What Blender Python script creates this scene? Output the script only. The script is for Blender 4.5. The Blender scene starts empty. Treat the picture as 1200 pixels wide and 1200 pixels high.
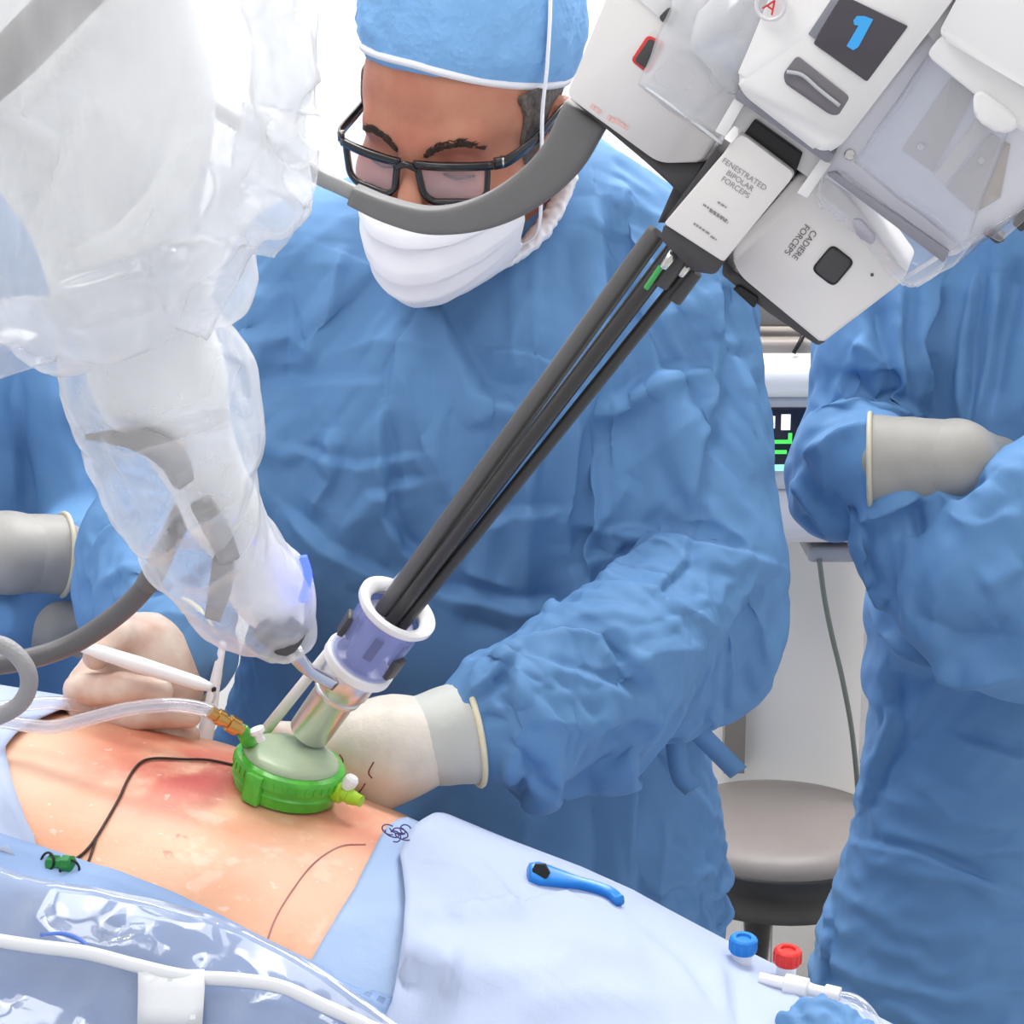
import bpy, bmesh, math, random
import numpy as np
from mathutils import Vector, Matrix, Euler
from mathutils.bvhtree import BVHTree

random.seed(7)
rng = np.random.default_rng(7)
SC = bpy.context.scene
COL = SC.collection

# ------------------------------------------------------------------ camera
FPX = 2430.0
PITCH = math.radians(14.0)
CAMPOS = np.array([0.0, 0.0, 1.60])
cam_d = bpy.data.cameras.new('camera'); cam = bpy.data.objects.new('camera', cam_d); COL.objects.link(cam)
cam_d.sensor_width = 36.0; cam_d.lens = 36.0 * FPX / 1200.0; cam_d.clip_start = 0.02
cam.location = CAMPOS; cam.rotation_euler = (math.pi / 2 - PITCH, 0, 0)
cam_d.dof.use_dof = False
SC.camera = cam

# ------------------------------------------------------------------ light, world, exposure
SC.view_settings.view_transform = 'Standard'; SC.view_settings.look = 'None'
SC.view_settings.gamma = 1.0; SC.view_settings.use_curve_mapping = False
SC.view_settings.exposure = 0.20
W = bpy.data.worlds.new('world'); SC.world = W; W.use_nodes = True
W.node_tree.nodes['Background'].inputs[0].default_value = (0.97, 0.98, 1.0, 1)
W.node_tree.nodes['Background'].inputs[1].default_value = 0.66

def area(name, loc, target, sx, sy, power, col=(1, 1, 1)):
    l = bpy.data.lights.new(name, 'AREA'); l.shape = 'RECTANGLE'; l.size = sx; l.size_y = sy; l.energy = power; l.color = col
    o = bpy.data.objects.new(name, l); COL.objects.link(o); o.location = loc
    d = Vector(target) - Vector(loc); o.rotation_euler = d.to_track_quat('-Z', 'Y').to_euler()
    return o
area('ceiling_panel_light', (-0.9, 0.9, 2.93), (-0.75, 1.1, 0), 1.0, 1.0, 11)
area('ceiling_panel_light', (0.9, 0.3, 2.93), (0.8, 0.5, 0), 1.0, 1.0, 7)
area('ceiling_panel_light', (-0.6, 2.45, 2.93), (-0.6, 2.75, 0.4), 1.2, 0.5, 20)
area('ceiling_panel_light', (0.7, 2.45, 2.93), (0.5, 2.80, 0.4), 1.2, 0.5, 44)
area('surgical_lamp_light', (-0.35, 0.75, 2.55), (-0.1, 1.6, 1.05), 0.6, 0.6, 2.5, (1.0, 0.97, 0.93))

# ------------------------------------------------------------------ pixel <-> world
CF = np.array([0, math.cos(PITCH), -math.sin(PITCH)]); CR = np.array([1.0, 0, 0]); CU = np.array([0, math.sin(PITCH), math.cos(PITCH)])
def ray(px, py): return CF + CR * (px - 600) / FPX + CU * (600 - py) / FPX
def P(px, py, Y):
    d = ray(px, py); return CAMPOS + d * (Y / d[1])
def M(px, p):            # size in metres of px pixels at world point p
    return px * float(np.dot(np.asarray(p) - CAMPOS, CF)) / FPX

# ------------------------------------------------------------------ numpy gradient noise
_perm = np.tile(rng.permutation(256), 3)
_g = rng.normal(size=(256, 3)); _g /= np.linalg.norm(_g, axis=1)[:, None]
def noise3(p):
    p = np.asarray(p, float); i = np.floor(p).astype(int); f = p - i; i &= 255
    u = f * f * f * (f * (f * 6 - 15) + 10); out = np.zeros(len(p))
    for dx in (0, 1):
        wx = u[:, 0] if dx else 1 - u[:, 0]
        for dy in (0, 1):
            wy = u[:, 1] if dy else 1 - u[:, 1]
            for dz in (0, 1):
                wz = u[:, 2] if dz else 1 - u[:, 2]
                h = _perm[_perm[_perm[(i[:, 0] + dx) & 255] + ((i[:, 1] + dy) & 255)] + ((i[:, 2] + dz) & 255)]
                out += wx * wy * wz * np.einsum('ij,ij->i', _g[h], f - np.array([dx, dy, dz]))
    return out * 1.6
def ridged(p): return 1 - 2 * np.abs(noise3(p))

def worley(p):
    p = np.asarray(p, float); i = np.floor(p).astype(int); f1 = np.full(len(p), 9.); f2 = np.full(len(p), 9.)
    for dx in (-1, 0, 1):
        for dy in (-1, 0, 1):
            for dz in (-1, 0, 1):
                c = i + [dx, dy, dz]; h = _perm[_perm[_perm[c[:, 0] & 255] + (c[:, 1] & 255)] + (c[:, 2] & 255)]
                d = np.sqrt(((c + .5 + .45 * _g[h] - p) ** 2).sum(1)); m = d < f1
                f2 = np.where(m, f1, np.minimum(f2, d)); f1 = np.where(m, d, f1)
    return f1, f2
# ------------------------------------------------------------------ SDF modelling
def nrm(v):
    v = np.asarray(v, float); return v / np.linalg.norm(v)
def cone(a, b, ra, rb, k=0.03, flat=None):
    return ('c', np.asarray(a, float), np.asarray(b, float), ra, rb, k, flat)
def ell(c, r, k=0.02, rot=None, cut=False):
    return ('e', np.asarray(c, float), np.asarray(r, float), k, rot, cut)
def chain(pts, rs, k=0.03, flat=None):
    return [cone(pts[i], pts[i + 1], rs[i], rs[i + 1], k, flat) for i in range(len(pts) - 1)]
def sdf_eval(prims, p):
    D = None
    for q in prims:
        cut = False
        if q[0] == 'c':
            _, a, b, ra, rb, k, flat = q
            ba = b - a; L2 = max(ba @ ba, 1e-9)
            t = np.clip((p - a) @ ba / L2, 0, 1)
            v = p - a - t[:, None] * ba
            if flat is not None:
                n, f = flat; vn = v @ n; v = v + vn[:, None] * n * (1 / f - 1)
            d = np.sqrt((v * v).sum(1)) - (ra + (rb - ra) * t)
        else:
            _, c, r, k, rot, cut = q
            v = p - c
            if rot is not None: v = v @ rot
            k0 = np.sqrt(((v / r) ** 2).sum(1)) + 1e-9; k1 = np.sqrt(((v / r ** 2) ** 2).sum(1)) + 1e-9
            d = k0 * (k0 - 1) / k1
        if D is None: D = d
        elif cut:
            d = -d; h = np.maximum(k - np.abs(D - d), 0) / k; D = np.maximum(D, d) + h * h * k / 4
        else:
            h = np.maximum(k - np.abs(D - d), 0) / k; D = np.minimum(D, d) - h * h * k / 4
    return D
def sdf_bounds(prims):
    lo = np.full(3, 9.0); hi = np.full(3, -9.0)
    for q in prims:
        if q[0] == 'c': pts = [(q[1], q[3]), (q[2], q[4])]
        elif q[5]: continue
        else: pts = [(q[1], float(max(q[2])))]
        for c, r in pts: lo = np.minimum(lo, c - r); hi = np.maximum(hi, c + r)
    return lo, hi
def surf_nets(v, org, h):
    nx, ny, nz = v.shape; s = v < 0
    cs = [(i, j, k) for i in (0, 1) for j in (0, 1) for k in (0, 1)]
    def sl(a, o): return a[o[0]:nx - 1 + o[0], o[1]:ny - 1 + o[1], o[2]:nz - 1 + o[2]]
    anyv = np.zeros((nx - 1, ny - 1, nz - 1), bool); allv = np.ones_like(anyv)
    for o in cs: anyv |= sl(s, o); allv &= sl(s, o)
    mask = anyv & ~allv; idx = np.argwhere(mask); vid = np.full(mask.shape, -1); vid[mask] = np.arange(len(idx))
    cv = np.stack([sl(v, o)[mask] for o in cs], 1); acc = np.zeros((len(idx), 3)); cnt = np.zeros(len(idx))
    for a in range(8):
        for b in range(a + 1, 8):
            oa, ob = np.array(cs[a]), np.array(cs[b])
            if np.abs(oa - ob).sum() != 1: continue
            m = (cv[:, a] < 0) != (cv[:, b] < 0); t = cv[m, a] / (cv[m, a] - cv[m, b])
            acc[m] += oa + (ob - oa) * t[:, None]; cnt[m] += 1
    V = org + (idx + acc / cnt[:, None]) * h
    Fs = []
    for ax in range(3):
        o1 = [0, 0, 0]; o1[ax] = 1
        A = s[:nx - o1[0], :ny - o1[1], :nz - o1[2]]; B = s[o1[0]:, o1[1]:, o1[2]:]
        e = np.argwhere(A != B); b1, b2 = (ax + 1) % 3, (ax + 2) % 3
        sh = np.array(mask.shape)
        e = e[(e[:, b1] > 0) & (e[:, b2] > 0) & (e[:, b1] < sh[b1]) & (e[:, b2] < sh[b2])]
        sg = s[e[:, 0], e[:, 1], e[:, 2]]
        q = []
        for d1, d2 in ((1, 1), (0, 1), (0, 0), (1, 0)):
            c = e.copy(); c[:, b1] -= d1; c[:, b2] -= d2; q.append(vid[c[:, 0], c[:, 1], c[:, 2]])
        q = np.stack(q, 1); q[~sg] = q[~sg][:, ::-1]; Fs.append(q)
    return V, np.concatenate(Fs)
def sdf_mesh(prims, h, clip=None):
    lo, hi = sdf_bounds(prims); lo = lo - 3 * h; hi = hi + 3 * h
    if clip is not None: lo = np.maximum(lo, clip[0]); hi = np.minimum(hi, clip[1])
    n = np.ceil((hi - lo) / h).astype(int) + 1
    g = np.stack(np.meshgrid(*[lo[i] + h * np.arange(n[i]) for i in range(3)], indexing='ij'), -1).reshape(-1, 3)
    d = np.empty(len(g))
    for s0 in range(0, len(g), 400000): d[s0:s0 + 400000] = sdf_eval(prims, g[s0:s0 + 400000])
    d = d.reshape(n)
    if clip is not None:   # close the mesh at the clip box
        d[0] = d[-1] = h; d[:, 0] = d[:, -1] = h; d[:, :, 0] = d[:, :, -1] = h
    V, Fc = surf_nets(d, lo, h)
    if clip is None:
        for _ in range(2):
            e = 1e-4; d0 = sdf_eval(prims, V)
            gr = np.stack([(sdf_eval(prims, V + e * np.eye(3)[i]) - d0) / e for i in range(3)], 1)
            V = V - np.clip(d0, -h, h)[:, None] * gr / np.maximum((gr ** 2).sum(1), .2)[:, None]
    return V, Fc
def vnormals(V, Fc):
    Fc = np.asarray(Fc); a, b, c = V[Fc[:, 0]], V[Fc[:, 1]], V[Fc[:, 2]]; d = V[Fc[:, 3]] if Fc.shape[1] == 4 else a
    n = np.cross(c - a, d - b) if Fc.shape[1] == 4 else np.cross(b - a, c - a)
    N = np.zeros_like(V)
    for i in range(Fc.shape[1]): np.add.at(N, Fc[:, i], n)
    return N / (np.linalg.norm(N, axis=1)[:, None] + 1e-12)
def subdiv(V, Fc, lev=1):
    me = bpy.data.meshes.new('tmp'); me.from_pydata(V.tolist(), [], Fc.tolist()); o = bpy.data.objects.new('tmp', me); COL.objects.link(o)
    m = o.modifiers.new('s', 'SUBSURF'); m.levels = lev; m.render_levels = lev
    dg = bpy.context.evaluated_depsgraph_get(); ev = o.evaluated_get(dg).to_mesh()
    n = len(ev.vertices); VV = np.empty(n * 3); ev.vertices.foreach_get('co', VV)
    LF = np.empty(len(ev.loops), int); ev.loops.foreach_get('vertex_index', LF)
    bpy.data.objects.remove(o); bpy.data.meshes.remove(me)
    return VV.reshape(-1, 3), LF.reshape(-1, 4)
def relax(V, Fc, it=3, lam=.5):
    Fc = np.asarray(Fc)
    for _ in range(it):
        A = np.zeros_like(V); c = np.zeros(len(V)); k = Fc.shape[1]
        for i in range(k):
            np.add.at(A, Fc[:, i], V[Fc[:, (i + 1) % k]]); np.add.at(c, Fc[:, i], 1)
        V = V + lam * (A / np.maximum(c, 1)[:, None] - V) * (c > 0)[:, None]
    return V

# folds: (pixel polyline, amplitude m, width m, kind r/v/s) traced onto the surface in 3-D
def trace(bvh, pts, step=12):
    out = []
    pts = [np.array(p, float) for p in pts]
    for a, b in zip(pts[:-1], pts[1:]):
        n = max(2, int(np.linalg.norm(b - a) / step))
        for i in range(n): out.append(a + (b - a) * i / n)
    out.append(pts[-1]); res = []
    for q in out:
        d = ray(*q); h = bvh.ray_cast(Vector(CAMPOS), Vector(d).normalized())
        if h[0] is not None: res.append(np.array(h[0]))
    return res
def apply_folds(V, Fc, folds, gain=1.0):
    bvh = BVHTree.FromPolygons(V.tolist(), Fc.tolist()); N = vnormals(V, Fc); D = np.zeros(len(V))
    for pts, amp, w, kind in folds:
        q = trace(bvh, pts)
        if len(q) < 2: continue
        q = np.array(q); L = len(q) - 1
        lo = q.min(0) - 6 * w; hi = q.max(0) + 6 * w
        sel = np.where(((V > lo) & (V < hi)).all(1))[0]
        if len(sel) == 0: continue
        X = V[sel]; best = np.full(len(sel), 1e9); bt = np.zeros(len(sel)); bs = np.zeros(len(sel))
        for i in range(L):
            a = q[i]; ba = q[i + 1] - a; l2 = ba @ ba
            if l2 < 1e-10 or l2 > .05 ** 2: continue
            t = np.clip((X - a) @ ba / l2, 0, 1); v = X - a - t[:, None] * ba; d = np.sqrt((v * v).sum(1))
            m = d < best; best[m] = d[m]; bt[m] = (i + t[m]) / L
            bs[m] = np.sign(np.einsum('ij,ij->i', np.cross(np.broadcast_to(ba, v[m].shape), v[m]), N[sel][m]))
        end = np.clip(np.minimum(bt, 1 - bt) * 5 + .12, 0, 1)
        x = best / w
        if kind in 'rv': f = (.55 * np.exp(-1.1 * x) + .45 * (1 + x * x) ** -1.5) * (1 if kind == 'r' else -1)
        else: f = -bs * np.tanh(x / .35) * np.exp(-x / 1.1)
        D[sel] += gain * amp * end * f
    return V + N * D[:, None]

# ------------------------------------------------------------------ objects
ORG = {}
def smooth(me, ang=None):
    me.polygons.foreach_set('use_smooth', np.ones(len(me.polygons), bool))
    if ang is not None: me.set_sharp_from_angle(angle=math.radians(ang))
def mk(name, V, Fc, mat, parent=None, label=None, cat=None, group=None, kind=None, sm=True, ang=None, origin=None):
    V = np.asarray(V, float)
    if parent is not None: o0 = ORG[parent.name]
    elif origin is not None: o0 = np.asarray(origin, float)
    else: o0 = np.array([*(V.min(0)[:2] + V.max(0)[:2]) / 2, V[:, 2].min()])
    me = bpy.data.meshes.new(name); me.from_pydata((V - o0).tolist(), [], [list(map(int, f)) for f in Fc]); me.update()
    if sm: smooth(me, ang)
    o = bpy.data.objects.new(name, me); COL.objects.link(o)
    if mat is not None: me.materials.append(mat)
    if parent is not None: o.parent = parent
    else: o.location = o0
    ORG[o.name] = o0
    tag(o, label, cat, group, kind); return o
def tag(o, label=None, cat=None, group=None, kind=None):
    if label: o['label'] = label
    if cat: o['category'] = cat
    if group: o['group'] = group
    if kind: o['kind'] = kind
def thing(name, loc, label, cat, group=None):
    o = bpy.data.objects.new(name, None); COL.objects.link(o); o.location = loc; o.empty_display_size = .05
    ORG[o.name] = np.asarray(loc, float); tag(o, label, cat, group); return o
def smooth_path(pts, n=8):
    p = [np.asarray(q, float) for q in pts]; p = [2 * p[0] - p[1]] + p + [2 * p[-1] - p[-2]]; out = []
    for i in range(1, len(p) - 2):
        a, b, c, d = p[i - 1:i + 3]
        for j in range(n):
            t = j / n; out.append(.5 * (2 * b + (c - a) * t + (2 * a - 5 * b + 4 * c - d) * t * t + (3 * b - a - 3 * c + d) * t ** 3))
    out.append(p[-2]); return np.array(out)
def sweep(path, sec, closed=False, scale=None, up=None, cap=True):
    """sweep a 2-D section (m,2) along path; frame starts from up"""
    p = np.asarray(path, float); n = len(p); sec = np.asarray(sec, float); m = len(sec)
    T = np.zeros_like(p)
    for i in range(n):
        if closed: T[i] = p[(i + 1) % n] - p[i - 1]
        else: T[i] = p[min(i + 1, n - 1)] - p[max(i - 1, 0)]
    T /= np.linalg.norm(T, axis=1)[:, None] + 1e-12
    u = np.array(up if up is not None else ([0, 0, 1.] if abs(T[0][2]) < .9 else [1., 0, 0])); V = []
    for i in range(n):
        u = u - T[i] * (u @ T[i]); u /= np.linalg.norm(u); w = np.cross(T[i], u)
        s = 1 if scale is None else scale[i]
        s = np.asarray(s, float)
        if s.ndim == 0: s = np.array([s, s])
        V.append(p[i] + sec[:, :1] * s[0] * w + sec[:, 1:] * s[1] * u)
    V = np.concatenate(V); Fc = []
    for i in range(n if closed else n - 1):
        for j in range(m):
            a = i * m + j; b = i * m + (j + 1) % m; c = ((i + 1) % n) * m + (j + 1) % m; d = ((i + 1) % n) * m + j
            Fc.append((a, b, c, d))
    if cap and not closed:
        Fc.append(tuple(range(m))[::-1]); Fc.append(tuple((n - 1) * m + j for j in range(m)))
    return V, Fc
def circ(m=12, r=1.0): return [(r * math.cos(2 * math.pi * i / m), r * math.sin(2 * math.pi * i / m)) for i in range(m)]
def tube(pts, r, m=12, n=8, closed=False, sm=True):
    p = smooth_path(pts, n) if sm else np.asarray(pts, float)
    if np.ndim(r) == 0: sc = [r] * len(p)
    else: sc = np.interp(np.linspace(0, 1, len(p)), np.linspace(0, 1, len(r)), r)
    return sweep(p, circ(m), closed, sc)
def lathe(prof, a, ax, m=32, cap=True):
    """prof: (dist along ax, radius)"""
    ax = nrm(ax); u = nrm(np.cross(ax, [0, 0, 1.] if abs(ax[2]) < .9 else [1., 0, 0])); w = np.cross(ax, u); V = []; Fc = []
    for t, r in prof:
        for j in range(m):
            th = 2 * math.pi * j / m; V.append(np.asarray(a) + ax * t + (u * math.cos(th) + w * math.sin(th)) * r)
    for i in range(len(prof) - 1):
        for j in range(m): Fc.append((i * m + j, i * m + (j + 1) % m, (i + 1) * m + (j + 1) % m, (i + 1) * m + j))
    if cap: Fc.append(tuple(range(m))[::-1]); Fc.append(tuple((len(prof) - 1) * m + j for j in range(m)))
    else: Fc += [((len(prof) - 1) * m + j, (len(prof) - 1) * m + (j + 1) % m, (j + 1) % m, j) for j in range(m)]
    return np.array(V), Fc
def box(c, sx, sy, sz, rot=None, bev=0.0, seg=2):
    bm = bmesh.new(); bmesh.ops.create_cube(bm, size=1)
    for v in bm.verts: v.co = Vector((v.co.x * sx, v.co.y * sy, v.co.z * sz))
    if bev > 0: bmesh.ops.bevel(bm, geom=bm.edges[:], offset=bev, segments=seg, profile=.5, affect='EDGES')
    R_ = np.eye(3) if rot is None else np.array(rot)
    V = np.array([list(v.co) for v in bm.verts]) @ R_.T + np.asarray(c); bm.verts.index_update()
    Fc = [tuple(v.index for v in f.verts) for f in bm.faces]; bm.free(); return V, Fc
def prism(poly2, z0, z1, bev=0.0, seg=2):
    """extruded polygon in local (x,y,z), bevelled on its front rim"""
    bm = bmesh.new(); a = sum(poly2[i][0] * poly2[(i + 1) % len(poly2)][1] - poly2[(i + 1) % len(poly2)][0] * poly2[i][1] for i in range(len(poly2)))
    if a < 0: poly2 = poly2[::-1]
    b = [bm.verts.new((x, y, z0)) for x, y in poly2]; t = [bm.verts.new((x, y, z1)) for x, y in poly2]; n = len(b)
    bm.faces.new(b[::-1]); top = bm.faces.new(t)
    for i in range(n): bm.faces.new((b[i], b[(i + 1) % n], t[(i + 1) % n], t[i]))
    if bev > 0:
        try: bmesh.ops.bevel(bm, geom=list(top.edges), offset=bev, segments=seg, profile=.5, affect='EDGES', clamp_overlap=True)
        except Exception: pass
    bm.verts.index_update(); V = np.array([list(v.co) for v in bm.verts]); Fc = [tuple(v.index for v in f.verts) for f in bm.faces]; bm.free()
    return V, Fc
def rounded(poly, r, n=4):
    """round the corners of a 2-D polygon by radius r (list or scalar)"""
    out = []; N = len(poly)
    for i in range(N):
        p0, p1, p2 = (np.array(poly[(i + k) % N], float) for k in (-1, 0, 1)); ri = r[i] if np.ndim(r) else r
        if ri <= 0: out.append(tuple(p1)); continue
        a = nrm(p0 - p1); b = nrm(p2 - p1); l = min(ri, .48 * np.linalg.norm(p0 - p1), .48 * np.linalg.norm(p2 - p1))
        for j in range(n + 1):
            t = j / n; q = (1 - t) ** 2 * (p1 + a * l) + 2 * t * (1 - t) * p1 + t * t * (p1 + b * l); out.append(tuple(q))
    return out
def join(*parts):
    V = []; Fc = []; o = 0
    for v, f in parts:
        V.append(np.asarray(v)); Fc += [tuple(int(i) + o for i in q) for q in f]; o += len(v)
    return np.concatenate(V), Fc
def grid_faces(nu, nv, wrap=False):
    return [(i * nv + j, i * nv + (j + 1) % nv, (i + 1) * nv + (j + 1) % nv, (i + 1) * nv + j) for i in range(nu - 1) for j in range(nv if wrap else nv - 1)]
def shell(V, Fc, th):
    """give an open sheet real thickness"""
    V = np.asarray(V); Fa = np.array(Fc); N = vnormals(V, Fa); n = len(V); V2 = np.concatenate([V, V - N * th])
    Fo = [tuple(f) for f in Fa] + [tuple(int(i) + n for i in f[::-1]) for f in Fa]
    cnt = {}
    for f in Fa:
        for i in range(len(f)):
            a, b = int(f[i]), int(f[(i + 1) % len(f)]); cnt[(a, b)] = 1
    for (a, b) in list(cnt):
        if (b, a) not in cnt: Fo.append((b, a, a + n, b + n))
    return V2, Fo

# ------------------------------------------------------------------ materials
def srgb(r, g, b): return tuple(((c / 255) / 12.92 if c / 255 <= .04045 else ((c / 255 + .055) / 1.055) ** 2.4) for c in (r, g, b)) + (1,)
MATS = {}
def mat(name, col, rough=.5, metal=0, spec=.5, noise=0, nscale=20, bump=0, bscale=200, bdist=.001, sss=0, alpha=None, trans=0, ior=1.45, emit=None, estr=0, coat=0, tint=None, sheen=0, bdetail=4, crumple=None):
    if name in MATS: return MATS[name]
    m = bpy.data.materials.new(name); m.use_nodes = True; nt = m.node_tree; b = nt.nodes['Principled BSDF']; I = b.inputs
    I['Base Color'].default_value = col; I['Roughness'].default_value = rough; I['Metallic'].default_value = metal; I['IOR'].default_value = ior
    I['Specular IOR Level'].default_value = spec; I['Transmission Weight'].default_value = trans; I['Coat Weight'].default_value = coat; I['Sheen Weight'].default_value = sheen
    if sss: I['Subsurface Weight'].default_value = sss; I['Subsurface Radius'].default_value = (.012, .005, .003); I['Subsurface Scale'].default_value = .6
    if alpha is not None: I['Alpha'].default_value = alpha
    if emit: I['Emission Color'].default_value = emit; I['Emission Strength'].default_value = estr
    tc = nt.nodes.new('ShaderNodeTexCoord')
    if noise:
        nz = nt.nodes.new('ShaderNodeTexNoise'); nz.inputs['Scale'].default_value = nscale; nz.inputs['Detail'].default_value = 5
        nt.links.new(tc.outputs['Object'], nz.inputs['Vector'])
        mx = nt.nodes.new('ShaderNodeMix'); mx.data_type = 'RGBA'; c2 = tint or tuple(c * (1 - noise) for c in col[:3]) + (1,)
        mx.inputs[6].default_value = col; mx.inputs[7].default_value = c2
        mr = nt.nodes.new('ShaderNodeMapRange'); mr.inputs[1].default_value = .35; mr.inputs[2].default_value = .7
        nt.links.new(nz.outputs['Fac'], mr.inputs[0]); nt.links.new(mr.outputs[0], mx.inputs[0]); nt.links.new(mx.outputs[2], I['Base Color'])
    last = None
    if crumple:     # fine paper-like creases
        sc_, st_, di_ = crumple
        wn = nt.nodes.new('ShaderNodeTexNoise'); wn.inputs['Scale'].default_value = 6; nt.links.new(tc.outputs['Object'], wn.inputs['Vector'])
        wa = nt.nodes.new('ShaderNodeVectorMath'); wa.operation = 'MULTIPLY_ADD'; wa.inputs[1].default_value = (.05, .05, .05); nt.links.new(wn.outputs['Color'], wa.inputs[0]); nt.links.new(tc.outputs['Object'], wa.inputs[2])
        for q_, w_ in ((1.0, 1.0), (2.7, .45)):
            vo = nt.nodes.new('ShaderNodeTexVoronoi'); vo.inputs['Scale'].default_value = sc_ * q_; nt.links.new(wa.outputs[0], vo.inputs['Vector'])
            bp0 = nt.nodes.new('ShaderNodeBump'); bp0.inputs['Strength'].default_value = st_; bp0.inputs['Distance'].default_value = di_ * w_
            nt.links.new(vo.outputs['Distance'], bp0.inputs['Height'])
            if last: nt.links.new(last.outputs[0], bp0.inputs['Normal'])
            last = bp0
    if bump:
        n2 = nt.nodes.new('ShaderNodeTexNoise'); n2.inputs['Scale'].default_value = bscale; n2.inputs['Detail'].default_value = bdetail
        nt.links.new(tc.outputs['Object'], n2.inputs['Vector'])
        bp = nt.nodes.new('ShaderNodeBump'); bp.inputs['Strength'].default_value = bump; bp.inputs['Distance'].default_value = bdist
        nt.links.new(n2.outputs['Fac'], bp.inputs['Height'])
        if last: nt.links.new(last.outputs[0], bp.inputs['Normal'])
        last = bp
    if last: nt.links.new(last.outputs[0], I['Normal'])
    MATS[name] = m; return m
def film(name, op=.3, col=(.93, .94, 1, 1), rough=.12, bscale=30, bstr=.5, bdist=.004, gl=.35, opvar=.0, trl=.5):
    """thin clear plastic sheet: see-through, milky scatter, glossy creases"""
    m = bpy.data.materials.new(name); m.use_nodes = True; nt = m.node_tree; nt.nodes.remove(nt.nodes['Principled BSDF']); out = nt.nodes['Material Output']
    tc = nt.nodes.new('ShaderNodeTexCoord')
    vo = nt.nodes.new('ShaderNodeTexNoise'); vo.noise_type = 'RIDGED_MULTIFRACTAL'; vo.inputs['Scale'].default_value = bscale; vo.inputs['Detail'].default_value = 3; vo.inputs['Distortion'].default_value = .8
    nt.links.new(tc.outputs['Object'], vo.inputs['Vector'])
    bp = nt.nodes.new('ShaderNodeBump'); bp.inputs['Strength'].default_value = bstr; bp.inputs['Distance'].default_value = bdist; nt.links.new(vo.outputs['Fac'], bp.inputs['Height'])
    tr = nt.nodes.new('ShaderNodeBsdfTransparent'); tr.inputs[0].default_value = (.97, .98, 1, 1)
    di = nt.nodes.new('ShaderNodeBsdfDiffuse'); di.inputs[0].default_value = col; nt.links.new(bp.outputs[0], di.inputs['Normal'])
    tl = nt.nodes.new('ShaderNodeBsdfTranslucent'); tl.inputs[0].default_value = col; nt.links.new(bp.outputs[0], tl.inputs['Normal'])
    m1 = nt.nodes.new('ShaderNodeMixShader'); m1.inputs[0].default_value = trl; nt.links.new(di.outputs[0], m1.inputs[1]); nt.links.new(tl.outputs[0], m1.inputs[2])
    m2 = nt.nodes.new('ShaderNodeMixShader'); nt.links.new(tr.outputs[0], m2.inputs[1]); nt.links.new(m1.outputs[0], m2.inputs[2])
    lw = nt.nodes.new('ShaderNodeLayerWeight'); lw.inputs[0].default_value = .35; nt.links.new(bp.outputs[0], lw.inputs['Normal'])
    ma = nt.nodes.new('ShaderNodeMath'); ma.operation = 'MULTIPLY_ADD'; ma.use_clamp = True; ma.inputs[1].default_value = .55; ma.inputs[2].default_value = op
    nt.links.new(lw.outputs['Facing'], ma.inputs[0])
    if opvar:
        nz = nt.nodes.new('ShaderNodeTexNoise'); nz.inputs['Scale'].default_value = 1; nz.inputs['Detail'].default_value = 3
        mpn = nt.nodes.new('ShaderNodeMapping'); mpn.inputs['Rotation'].default_value = (0, .6, 0); mpn.inputs['Scale'].default_value = (26, 12, 5); nt.links.new(tc.outputs['Object'], mpn.inputs['Vector']); nt.links.new(mpn.outputs[0], nz.inputs['Vector'])
        mb = nt.nodes.new('ShaderNodeMath'); mb.operation = 'MULTIPLY_ADD'; mb.use_clamp = True; mb.inputs[1].default_value = opvar; nt.links.new(nz.outputs['Fac'], mb.inputs[0]); nt.links.new(ma.outputs[0], mb.inputs[2]); nt.links.new(mb.outputs[0], m2.inputs[0])
    else: nt.links.new(ma.outputs[0], m2.inputs[0])
    gb = nt.nodes.new('ShaderNodeBsdfGlossy'); gb.inputs['Roughness'].default_value = rough; nt.links.new(bp.outputs[0], gb.inputs['Normal'])
    l2 = nt.nodes.new('ShaderNodeLayerWeight'); l2.inputs[0].default_value = .5; nt.links.new(bp.outputs[0], l2.inputs['Normal'])
    pw = nt.nodes.new('ShaderNodeMath'); pw.operation = 'POWER'; pw.inputs[1].default_value = 3.5; nt.links.new(l2.outputs['Facing'], pw.inputs[0])
    fr = nt.nodes.new('ShaderNodeMath'); fr.operation = 'MULTIPLY_ADD'; fr.inputs[1].default_value = .8; fr.inputs[2].default_value = .09; fr.use_clamp = True; nt.links.new(pw.outputs[0], fr.inputs[0])
    m3 = nt.nodes.new('ShaderNodeMixShader'); mg = nt.nodes.new('ShaderNodeMath'); mg.operation = 'MULTIPLY'; mg.inputs[1].default_value = gl * 2; nt.links.new(fr.outputs[0], mg.inputs[0])
    nt.links.new(mg.outputs[0], m3.inputs[0]); nt.links.new(m2.outputs[0], m3.inputs[1]); nt.links.new(gb.outputs[0], m3.inputs[2]); nt.links.new(m3.outputs[0], out.inputs[0])
    return m

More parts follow.
